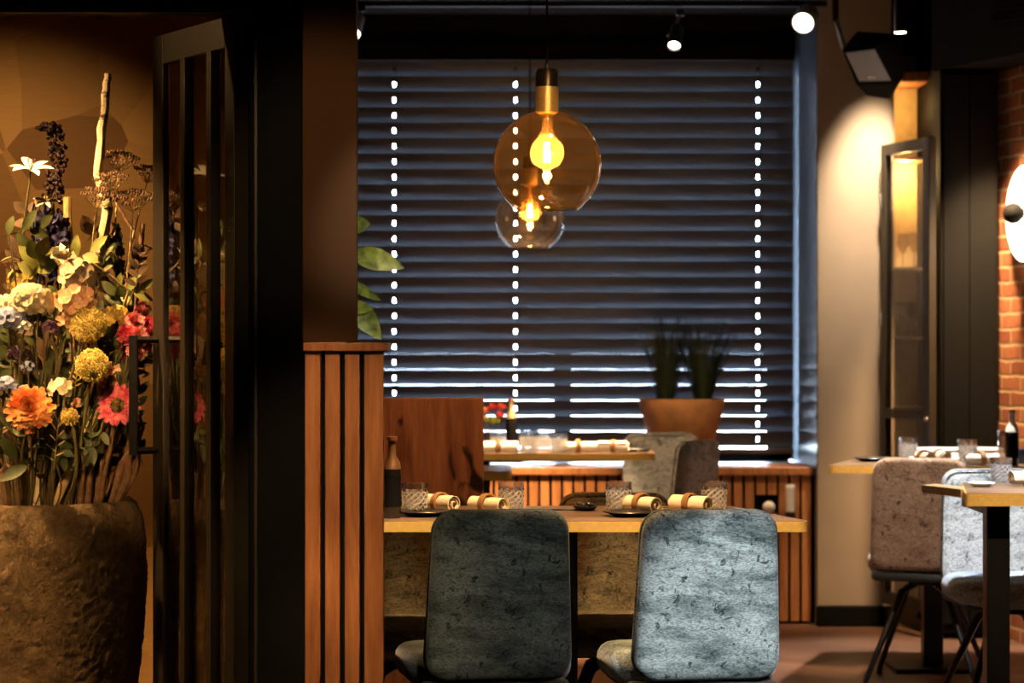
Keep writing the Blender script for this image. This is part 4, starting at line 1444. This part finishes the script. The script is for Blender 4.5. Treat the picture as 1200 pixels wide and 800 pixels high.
cream = fmat('cream', (.80, .62, .36), (.95, .85, .62))
white = fmat('white', (.85, .80, .62), (.98, .95, .86))
peach = fmat('peach', (.75, .33, .17), (.90, .58, .36))
orange = fmat('orange', (.80, .20, .06), (.95, .50, .16))
pink = fmat('pink', (.60, .03, .09), (.90, .24, .26))
crim = fmat('crimson', (.42, .015, .06), (.85, .14, .20))
rosec = fmat('rose', (.62, .09, .13), (.92, .42, .40))
yell = fmat('yellow', (.55, .36, .06), (.85, .66, .20))
blue = fmat('blue', (.28, .33, .62), (.62, .66, .86))
navy = fmat('navy', (.018, .015, .045), (.06, .05, .16))
viol = fmat('violet', (.14, .05, .14), (.36, .18, .30))
berry = fmat('berry', (.008, .006, .010), (.05, .022, .025))
gold = fmat('gold', (.50, .33, .05), (.80, .58, .15))
copperl = M['leafbrown']

# tall branches
stick([(PC.x + .05, 5.80, SOIL), P(84, 470, 5.80), P(100, 345, 5.80), P(118, 290, 5.80), P(126, 245, 5.80), P(115, 205, 5.80), P(118, 165, 5.80), P(124, 110, 5.80), P(126, 86, 5.80)], .0155,
      'tall pale birch branch rising highest out of the flower arrangement', M['birch'])
stick([(PC.x + .02, 5.88, SOIL), P(84, 400, 5.88), P(83, 330, 5.88), P(79, 231, 5.88)], .0150, 'straight tan stick with sawn top left of the tall birch branch', plain('peeled_stick', (.55, .36, .14), .8, var=.3, bump=.3))
stick([(PC.x + .12, 5.95, SOIL), P(150, 440, 5.95), P(158, 360, 5.95), P(167, 262, 5.95)], .010, 'brown bark stick behind the umbels near the glass door', M['twig'])
stick([(PC.x + .10, 5.9, SOIL), P(152, 420, 5.9), P(155, 330, 5.9), P(156, 270, 5.9), P(140, 245, 5.9), P(131, 220, 5.9)], .0052, 'thin forked brown twig carrying the umbels right of the birch branch', M['twig'])
stick([(PC.x + .08, 5.7, SOIL), P(150, 340, 5.72), P(118, 314, 5.7), P(97, 299, 5.7)], .0035, 'thin pale twig leaning left across the birch branch', M['dry'])
stick([(PC.x + .06, 5.65, SOIL), P(120, 470, 5.65), P(104, 370, 5.65), P(106, 340, 5.65)], .012, 'thick peeled stub rising behind the two yellow flower balls', plain('pale_stub', (.62, .42, .2), .8))
sticks = [([24, 578, 20, 520, 6, 505], .013, 'thick brown stick leaning left at the front left rim of the pot'),
          ([44, 580, 47, 540, 50, 537], .017, 'short stout pale cut stub at the front rim below the orange dahlia'),
          ([34, 582, 24, 545, 12, 515], .014, 'thick grey brown stick leaning left behind the short cut stub'),
          ([62, 582, 78, 555, 88, 541], .008, 'thin knobbly stick leaning right beside the short cut stub'),
          ([92, 580, 96, 548, 92, 500], .011, 'upright dark stick at the middle of the pot rim'),
          ([98, 580, 108, 530, 124, 498], .012, 'gnarled stick with orange lit knee below the yellow ball'),
          ([112, 580, 118, 545, 140, 505], .010, 'dark stick leaning right towards the gerbera'),
          ([122, 580, 140, 550, 156, 525], .013, 'thick dark root crossing right towards the door handle'),
          ([136, 580, 150, 560, 152, 505], .011, 'upright dark root just left of the door handle'),
          ([10, 580, 4, 555, 8, 545], .013, 'dark stub at the far left rim of the pot'),
          ([78, 580, 68, 540, 60, 500], .010, 'dark stick behind the short cut stub leaning left'),
          ([146, 578, 158, 555, 163, 530], .009, 'thin root reaching towards the glass door below the handle'),
          ([130, 580, 126, 540, 138, 480], .008, 'slender root standing below the gerbera'),
          ([58, 582, 52, 560, 40, 548], .007, 'thin orange lit stub crossing behind the cut stub')]
for k, (q, rd, lab) in enumerate(sticks):
    Y = (5.64 if k != 8 else 5.70) + .02 * (k % 4)
    p0 = P(q[0], q[1], Y); p0.z = SOIL - .004
    m = M['birch'] if k == 1 else M['twig']
    stick([p0, P(q[2], q[3], Y - .02), P(q[4], q[5], Y - .03)], rd, lab, m, 'root_stick')

# dark berry sprays and blue spires
spike([P(64, 300, 5.92), P(62, 260, 5.92), P(64, 220, 5.92), P(68, 185, 5.92), P(66, 158, 5.92), P(58, 146, 5.92), P(50, 152, 5.92)], .030, 260, 'tall hooked spray of dark berries left of the birch branch', berry, 'dried flower', 'berry_spray', .0062)
spike([P(52, 330, 5.85), P(50, 285, 5.85), P(47, 240, 5.85)], .030, 60, 'dark navy delphinium spire left of the hooked berry spray', navy, fl=.013)
spike([P(70, 350, 5.86), P(70, 300, 5.86), P(72, 255, 5.86)], .026, 60, 'dark navy delphinium spire behind the tan stick', navy, fl=.013)
spike([P(144, 330, 5.85), P(138, 300, 5.85), P(134, 268, 5.85)], .020, 36, 'dark green bead spray hanging right of the birch branch', M['leafdark'], 'foliage', 'seed_spray', .012)
# umbels
for px, py, Y, r, lab in [(139, 200, 5.85, .044, 'dry umbel right of the birch branch, highest of its kind'), (130, 224, 5.80, .042, 'dry umbel just right of the birch branch, below the highest one'),
                          (113, 244, 5.74, .044, 'dry umbel crossing in front of the birch branch'), (156, 248, 5.82, .048, 'dry umbel nearest the door, above the bark stick'),
                          (172, 214, 5.88, .038, 'dry umbel at the edge of the glass door frame')]:
    umbel(px, py, Y, r, lab, (rnd.uniform(-.3, .3), -.4, 1))
# lilies
lily(36, 200, 5.72, .060, 'white lily at upper left against the patchwork wall, the highest', white, .3, 2.6)
lily(54, 236, 5.72, .032, 'half open yellowish lily bud below the highest white lily', cream, .1, 1.2)
# pale leaves
leafspray(42, 322, 5.62, 'spray of broad pale green leaves on the left above the cream flowers', M['leafpale'], 6, .062, (.1, -.2, .5), .05, wr=.55)
leafspray(88, 302, 5.66, 'pair of pale green leaves pointing right beside the birch branch', M['leafpale'], 3, .055, (.8, -.1, .3), .04, wr=.42)
leafspray(10, 275, 5.68, 'dark curled leaf spray at the far left below the lilies', M['leafdark'], 5, .055, (.8, 0, .2), .07)
leafspray(118, 326, 5.66, 'grey green sage sprig right of the birch branch', fmat('sage', (.22, .24, .10), (.40, .40, .20)), 11, .026, (.2, -.1, 1), .06, wr=.35)
leafspray(135, 345, 5.75, 'cream edged leaf spray above the pink carnations', M['leafpale'], 5, .05, (.9, -.2, .15), .06, wr=.4)
leafspray(160, 335, 5.72, 'brown curled leaf spray beside the glass door', copperl, 9, .034, (.1, 0, 1), .08, wr=.42)
leafspray(108, 275, 5.84, 'rust coloured leaf behind the birch branch', copperl, 3, .06, (.4, 0, .5), .03, wr=.6)
leafspray(38, 262, 5.84, 'rust coloured leaf between the dark spires', copperl, 3, .045, (-.3, 0, .6), .03, wr=.6)
leafspray(32, 545, 5.52, 'big dark green leaf hanging at the front left of the pot', M['leafdark'], 2, .06, (-.6, -.2, .4), .03, wr=.5)
leafspray(8, 500, 5.52, 'grey green broad leaf at the left edge below the dahlia', fmat('sage', (.22, .24, .10), (.40, .40, .20)), 3, .05, (.8, -.2, .3), .03, wr=.7)
leafspray(62, 462, 5.66, 'dark green leaf spray right of the orange dahlia', M['leafdark'], 8, .05, (.1, 0, 1), .08)
leafspray(90, 410, 5.72, 'dark leaf spray behind the yellow flower balls', M['leafdark'], 9, .05, (-.3, 0, 1), .12)
leafspray(128, 390, 5.76, 'dark brown leaf spray between yellow ball and carnations', copperl, 9, .045, (.1, 0, 1), .12)
leafspray(40, 420, 5.74, 'olive leaf spray behind the cream hydrangea', M['leafdark'], 9, .045, (.2, 0, 1), .12)
leafspray(14, 430, 5.72, 'olive leaf spray at the left edge above the dahlia', M['leafdark'], 9, .045, (-.1, 0, 1), .12)
leafspray(100, 470, 5.70, 'dark twiggy foliage under the lower yellow ball', M['leafdark'], 9, .04, (-.1, 0, -1), .10)
leafspray(70, 430, 5.76, 'dark foliage left of the upper yellow ball', M['leafdark'], 9, .045, (.05, 0, 1), .14)
leafspray(150, 450, 5.78, 'dark foliage behind the gerbera and door handle', M['leafdark'], 9, .045, (.1, 0, 1), .13)
leafspray(140, 400, 5.8, 'brown foliage behind the door handle', copperl, 9, .045, (-.1, 0, 1), .13)
leafspray(20, 360, 5.80, 'brown foliage behind the cream hydrangea at the left edge', copperl, 9, .045, (0, 0, 1), .13)
leafspray(112, 350, 5.86, 'dark foliage behind the base of the birch branch', M['leafdark'], 9, .05, (.2, 0, 1), .12)
leafspray(55, 500, 5.60, 'dark foliage under the orange dahlia', M['leafdark'], 8, .045, (.3, 0, -.5), .07)
leafspray(118, 505, 5.62, 'dark foliage under the gerbera', M['leafdark'], 8, .04, (-.3, 0, -.5), .07)
leafspray(170, 430, 5.82, 'brown foliage beside the door stile', copperl, 7, .04, (0, 0, 1), .10)
# blossoms
carnation(68, 300, 5.62, .028, 'small white blossom above the peach blossoms, left of the birch branch', white, 'white and cream blossoms', 'blossom', 14)
carnation(78, 304, 5.60, .028, 'cream yellow blossom touching the pale green leaf pair', cream, 'white and cream blossoms', 'blossom', 14)
hydrangea(90, 322, 5.60, .036, 'pale cream gladiolus blossoms above the peach ones', cream, 16, None, 'gladiolus', .55)
hydrangea(88, 352, 5.58, .038, 'peach gladiolus blossoms below the pale cream ones', peach, 16, None, 'gladiolus', .55)
hydrangea(80, 376, 5.6, .026, 'deep peach gladiolus blossoms at the bottom of the stalk', peach, 12, None, 'gladiolus', .55)
hydrangea(36, 354, 5.60, .050, 'large cream hydrangea on the left under the broad pale leaves', cream, 60)
hydrangea(12, 376, 5.58, .036, 'pale blue and cream hydrangea at the left edge', blue, 46)
hydrangea(8, 360, 5.64, .034, 'cream hydrangea cut by the left edge of the picture', cream, 40)
hydrangea(28, 384, 5.57, .020, 'small white blossom cluster below the large cream hydrangea', white, 16)
hydrangea(32, 430, 5.57, .018, 'small pale blue blossom above the orange dahlia', blue, 12)
hydrangea(6, 452, 5.56, .026, 'pale blue hydrangea at the left edge beside the dahlia', blue, 30)
hydrangea(26, 458, 5.54, .016, 'few blue florets touching the top of the orange dahlia', blue, 12)
hydrangea(70, 455, 5.58, .026, 'cream blossom cluster between the dahlia and the lower yellow ball', cream, 14, None, 'blossom', .5)
hydrangea(60, 384, 5.62, .022, 'dusky violet blossom right of the blue hydrangea', viol, 26)
hydrangea(20, 415, 5.62, .022, 'dusky violet blossom at left above the small blue blossom', viol, 26)
hydrangea(68, 352, 5.62, .022, 'yellow green blossom left of the peach gladiolus', gold, 14, None, 'blossom', .5)
hydrangea(136, 372, 5.66, .030, 'golden blossom cluster left of the pink carnations', gold, 22, None, 'blossom', .45)
hydrangea(24, 330, 5.74, .03, 'golden blossoms behind the broad pale leaves', gold, 22, None, 'blossom', .45)
carnation(90, 472, 5.6, .014, 'tiny salmon bud above the small starry yellow flower', peach, None, 'blossom', 12)
carnation(128, 434, 5.60, .026, 'salmon tulip right of the lower yellow ball', peach, None, 'tulip', 10)
carnation(126, 446, 5.64, .024, 'apricot tulip tucked behind the salmon one', orange, None, 'tulip', 10)
pompon(103, 380, 5.58, .041, 'upper golden flower ball right of the peach gladiolus', yell, 420)
pompon(108, 428, 5.54, .037, 'lower golden flower ball above the gerbera', yell, 420)
pompon(82, 488, 5.54, .021, 'small starry yellow flower at the front below the cream cluster', yell, 90)
dahlia(35, 479, 5.50, .053, 'large orange dahlia at the front left over the pot rim', orange)
gerbera(138, 475, 5.60, .052, 'pink gerbera with dark eye beside the door handle', pink)
for px, py, Y, r, lab, m in [(167, 364, 5.70, .022, 'pink carnation at the top of the pink cluster', rosec), (158, 378, 5.64, .025, 'pale rose carnation upper left of the pink cluster', rosec),
                             (174, 382, 5.66, .026, 'crimson carnation at the right of the pink cluster', crim), (148, 392, 5.62, .024, 'pink carnation at the left of the pink cluster', crim),
                             (163, 395, 5.62, .025, 'rose carnation in the middle of the pink cluster', rosec), (146, 410, 5.70, .026, 'pink carnation low left above the door handle', crim),
                             (158, 412, 5.62, .022, 'rose carnation just above the door handle', rosec), (170, 404, 5.66, .022, 'crimson carnation low right of the pink cluster', crim)]:
    carnation(px, py, Y, r, lab, m, 'pink carnations')
umbel(18, 320, 5.78, .03, 'dry umbel at the left behind the broad pale leaves')
umbel(165, 300, 5.9, .026, 'small dry umbel beside the bark stick')
leafspray(24, 425, 5.62, 'yellow mimosa sprig above the orange dahlia', gold, 14, .016, (-.2, 0, 1), .07)
leafspray(66, 410, 5.64, 'yellowish fern sprig left of the upper yellow ball', gold, 16, .014, (.2, 0, 1), .09)
leafspray(88, 455, 5.62, 'thin yellow grass sprig between the yellow balls', gold, 12, .02, (.1, 0, 1), .06, wr=.2)
leafspray(64, 540, 5.58, 'thin dry grass sprig rising from the middle of the rim', M['dry'], 10, .03, (.1, 0, 1), .10, wr=.12)
leafspray(104, 530, 5.58, 'thin dark grass sprig rising in front of the gnarled stick', M['leafdark'], 10, .03, (.1, 0, 1), .10, wr=.15)

# dense undergrowth between the stems
ugs = ['left edge', 'left of the stout cut stub', 'behind the orange dahlia', 'right of the orange dahlia', 'below the cream cluster', 'under the lower golden ball', 'left of the gerbera', 'behind the gerbera', 'right of the gerbera']
rnd = random.Random(5)
for row, (py, rn) in enumerate([(545, 'on the pot rim'), (505, 'a hand above the pot rim'), (455, 'at mid height'), (405, 'in the upper tangle')]):
    for k, wd in enumerate(ugs):
        px = 2 + k * 20 + rnd.uniform(-6, 6)
        kind = (row + k) % 3
        if px > 112 and row in (1, 2): px -= 14
        leafspray(px, py + rnd.uniform(-12, 12), 5.68 + rnd.uniform(0, .16), ['dark green', 'brown withered', 'olive'][kind] + ' undergrowth spray ' + wd + ', ' + rn,
                  [M['leafdark'], M['leafbrown'], M['leafdark']][kind], 9, rnd.uniform(.035, .055), (rnd.uniform(-.5, .5), 0, 1), .11, 'leaf_spray', TIP, 'undergrowth in the flower pot')
for k in range(12):
    px = 6 + 13.5 * k
    q0 = P(px, 580, 5.72); q0.z = SOIL - .004; q1 = P(px + rnd.uniform(-14, 14), 500, 5.70); q2 = P(px + rnd.uniform(-26, 26), rnd.uniform(385, 450), 5.72)
    stick([q0, q1, q2], .0045, 'thin dark twig standing in the undergrowth of the flower pot', M['twig'], 'twig', 'thin twigs in the undergrowth')

# ================================================================== LIGHT
def lamp(kind, name, loc, energy, col, target=None, size=.05, angle=60, blend=.5, shape=None, sy=None):
    l = bpy.data.lights.new(name, kind); l.energy = energy; l.color = col
    o = bpy.data.objects.new(name, l); C.objects.link(o); o.location = loc
    if kind == 'SPOT': l.spot_size = R(angle); l.spot_blend = blend; l.shadow_soft_size = size
    elif kind == 'AREA':
        l.size = size
        if sy: l.shape = 'RECTANGLE'; l.size_y = sy
    else: l.shadow_soft_size = size
    if target is not None:
        o.rotation_euler = (Vector(target) - Vector(loc)).to_track_quat('-Z', 'Y').to_euler()
    return o


WARM = (1.0, .66, .34); AMB = (1.0, .58, .22); NEU = (1.0, .90, .78); COOL = (.93, .96, 1.0)
lamp('SPOT', 'niche_spot', (-1.52, 5.39, 2.26), 250, AMB, (-1.10, 5.76, 1.10), .022, 54, .6)
lamp('SPOT', 'niche_wall_spot', (-1.60, 5.75, 2.27), 50, AMB, (-1.42, 6.95, 1.38), .03, 56, 1.0)
lamp('SPOT', 'branch_fill', (-1.70, 5.42, 2.26), 60, AMB, tuple(P(120, 150, 5.8)), .02, 22, .8)  # added fill so the top of the birch branch reads lit
lamp('SPOT', 'niche_door_fill', (-1.80, 5.40, 2.20), 26, AMB, (-.67, 5.42, 1.85), .02, 26, .8)  # weak extra light, added to brighten the door's top rail
lamp('SPOT', 'niche_front_spot', (-1.80, 4.15, 2.25), 340, AMB, (-1.34, 5.5, .58), .03, 24, 1.0)
lamp('SPOT', 'niche_flower_fill', (-1.02, 3.6, 2.3), 280, AMB, tuple(P(112, 455, 5.55)), .03, 13, 1.0)  # added from the front to brighten the gerbera and its neighbours
lamp('SPOT', 'spot_right_chair', (1.05, 3.2, 2.25), 660, COOL, (.475, 5.42, .51), .02, 12.5, .85)
lamp('SPOT', 'spot_left_chair', (.45, 3.3, 2.3), 125, NEU, (.02, 5.42, .53), .03, 15, .9)
lamp('SPOT', 'spot_half_wall', (-.52, 3.5, 2.2), 130, WARM, (-.385, 5.0, .92), .03, 17, .9)
lamp('SPOT', 'spot_half_wall_low', (-.52, 3.5, 2.1), 130, WARM, (-.385, 5.0, .42), .03, 17, .9)
lamp('SPOT', 'spot_column', (-.55, 3.5, 2.2), 50, WARM, (-.385, 5.0, 1.55), .03, 22, .9)
lamp('POINT', 'globe_glow_near', tuple(pc1 + Vector((0, 0, .03))), 6, AMB, None, .012)
lamp('POINT', 'globe_glow_far', tuple(pc2 + Vector((0, 0, .03))), 3, AMB, None, .012)
lamp('SPOT', 'spot_main_table', (.20, 5.52, 2.52), 400, (1.0, .60, .27), (.20, 5.98, .75), .03, 44, .7)
lamp('SPOT', 'spot_window_table', (.45, 9.25, 2.35), 1100, WARM, (.08, 9.5, .75), .03, 44, .6)
lamp('SPOT', 'spot_pier', (1.52, 9.68, 2.58), 310, (1.0, .79, .55), (1.49, 10.04, 1.72), .04, 38, 1.0)
lamp('SPOT', 'spot_brick_table', (1.55, 8.5, 2.58), 620, NEU, (1.50, 8.65, .75), .03, 44, .5)
lamp('SPOT', 'spot_near_table', (1.62, 6.9, 2.55), 620, COOL, (1.56, 7.35, .55), .03, 36, .6)
lamp('SPOT', 'spot_brick', (1.80, 9.12, 2.15), 420, WARM, (1.99, 9.58, 1.25), .04, 62, .9)
lamp('SPOT', 'spot_casing', (.72, 9.3, 2.5), 120, WARM, (.82, 10.1, .5), .04, 32, .8)
lamp('POINT', 'cabinet_light', (1.625, 10.18, 2.16), 1.6, (1.0, .62, .22), None, .03)
lamp('POINT', 'cabinet_shelf_light', (1.66, 10.22, 1.90), 9, (1.0, .66, .24), None, .02)
lamp('SPOT', 'spot_floor_right', (1.2, 6.2, 2.5), 38, WARM, (1.0, 7.6, 0), .04, 60, .8)
lamp('AREA', 'room_fill', (0.4, -1.2, 2.5), 2.5, (1, .8, .6), (0.2, 6, 1.0), 1.2)

lamp('SPOT', 'leafy_plant_fill', (.25, 3.9, 2.4), 110, NEU, (-.33, 5.2, 1.28), .03, 13, .8)  # added front light for the otherwise black leaves

lamp('SPOT', 'panel_fill', (-.12, 6.15, 2.52), 70, WARM, (-.28, 7.2, .80), .03, 34, .8)  # extra lamp added to brighten the knotty panel
lamp('SPOT', 'pendant_fill', (.55, 3.5, 2.5), 160, WARM, tuple(pc1 + Vector((0, 0, .12))), .03, 9, .8)  # added front light for the brass socket and a glint on the globe
for ex, ey, ee in ((-.27, 5.80, 420), (.235, 5.80, 420), (.69, 5.80, 380), (1.47, 6.84, 420), (1.22, 8.385, 380)):
    lamp('SPOT', 'table_edge_fill', (ex, ey - 1.05, 2.5), ee, (1.0, .72, .42), (ex, ey, .745), .03, 8 if ex < 1 else 15, .8)  # narrow lights added only to brighten the brass table edges
lamp('SPOT', 'rose_chair_fill', (1.12, 6.9, 2.55), 110, (1.0, .80, .60), (1.31, 8.1, .64), .03, 20, .9)  # front fill added to lift the rose chair's back
w = bpy.data.worlds.new('day'); bpy.context.scene.world = w; w.use_nodes = True
nt = w.node_tree; bg = nt.nodes['Background']
tc = nt.nodes.new('ShaderNodeTexCoord'); sx = nt.nodes.new('ShaderNodeSeparateXYZ')
nt.links.new(tc.outputs['Generated'], sx.inputs[0])
rp = nt.nodes.new('ShaderNodeValToRGB')
rp.color_ramp.elements[0].position = .44; rp.color_ramp.elements[0].color = (.02, .022, .026, 1)
rp.color_ramp.elements[1].position = .62; rp.color_ramp.elements[1].color = (.72, .87, 1.0, 1)
for ps in (.47, .56): rp.color_ramp.elements.new(ps).color = (.25, .30, .345, 1)
ma = node(nt, 'ShaderNodeMath', operation='MULTIPLY_ADD'); ma.inputs[1].default_value = .5; ma.inputs[2].default_value = .5
nt.links.new(sx.outputs['Z'], ma.inputs[0]); nt.links.new(ma.outputs[0], rp.inputs[0]); nt.links.new(rp.outputs[0], bg.inputs[0])
bg.inputs[1].default_value = 170.0

# ================================================================== CAMERA
cam = bpy.data.cameras.new('camera'); co = bpy.data.objects.new('camera', cam); C.objects.link(co)
co.location = (0, 0, H); co.rotation_euler = (R(90), 0, 0)
cam.lens = 85; cam.sensor_width = 36; cam.clip_start = .05
cam.dof.use_dof = True; cam.dof.focus_distance = 5.75; cam.dof.aperture_fstop = 4.8
sc = bpy.context.scene
sc.camera = co
sc.view_settings.view_transform = 'Standard'; sc.view_settings.look = 'None'
sc.view_settings.exposure = 0; sc.view_settings.gamma = 1; sc.view_settings.use_curve_mapping = False
sc.cycles.max_bounces = 10; sc.cycles.transparent_max_bounces = 24
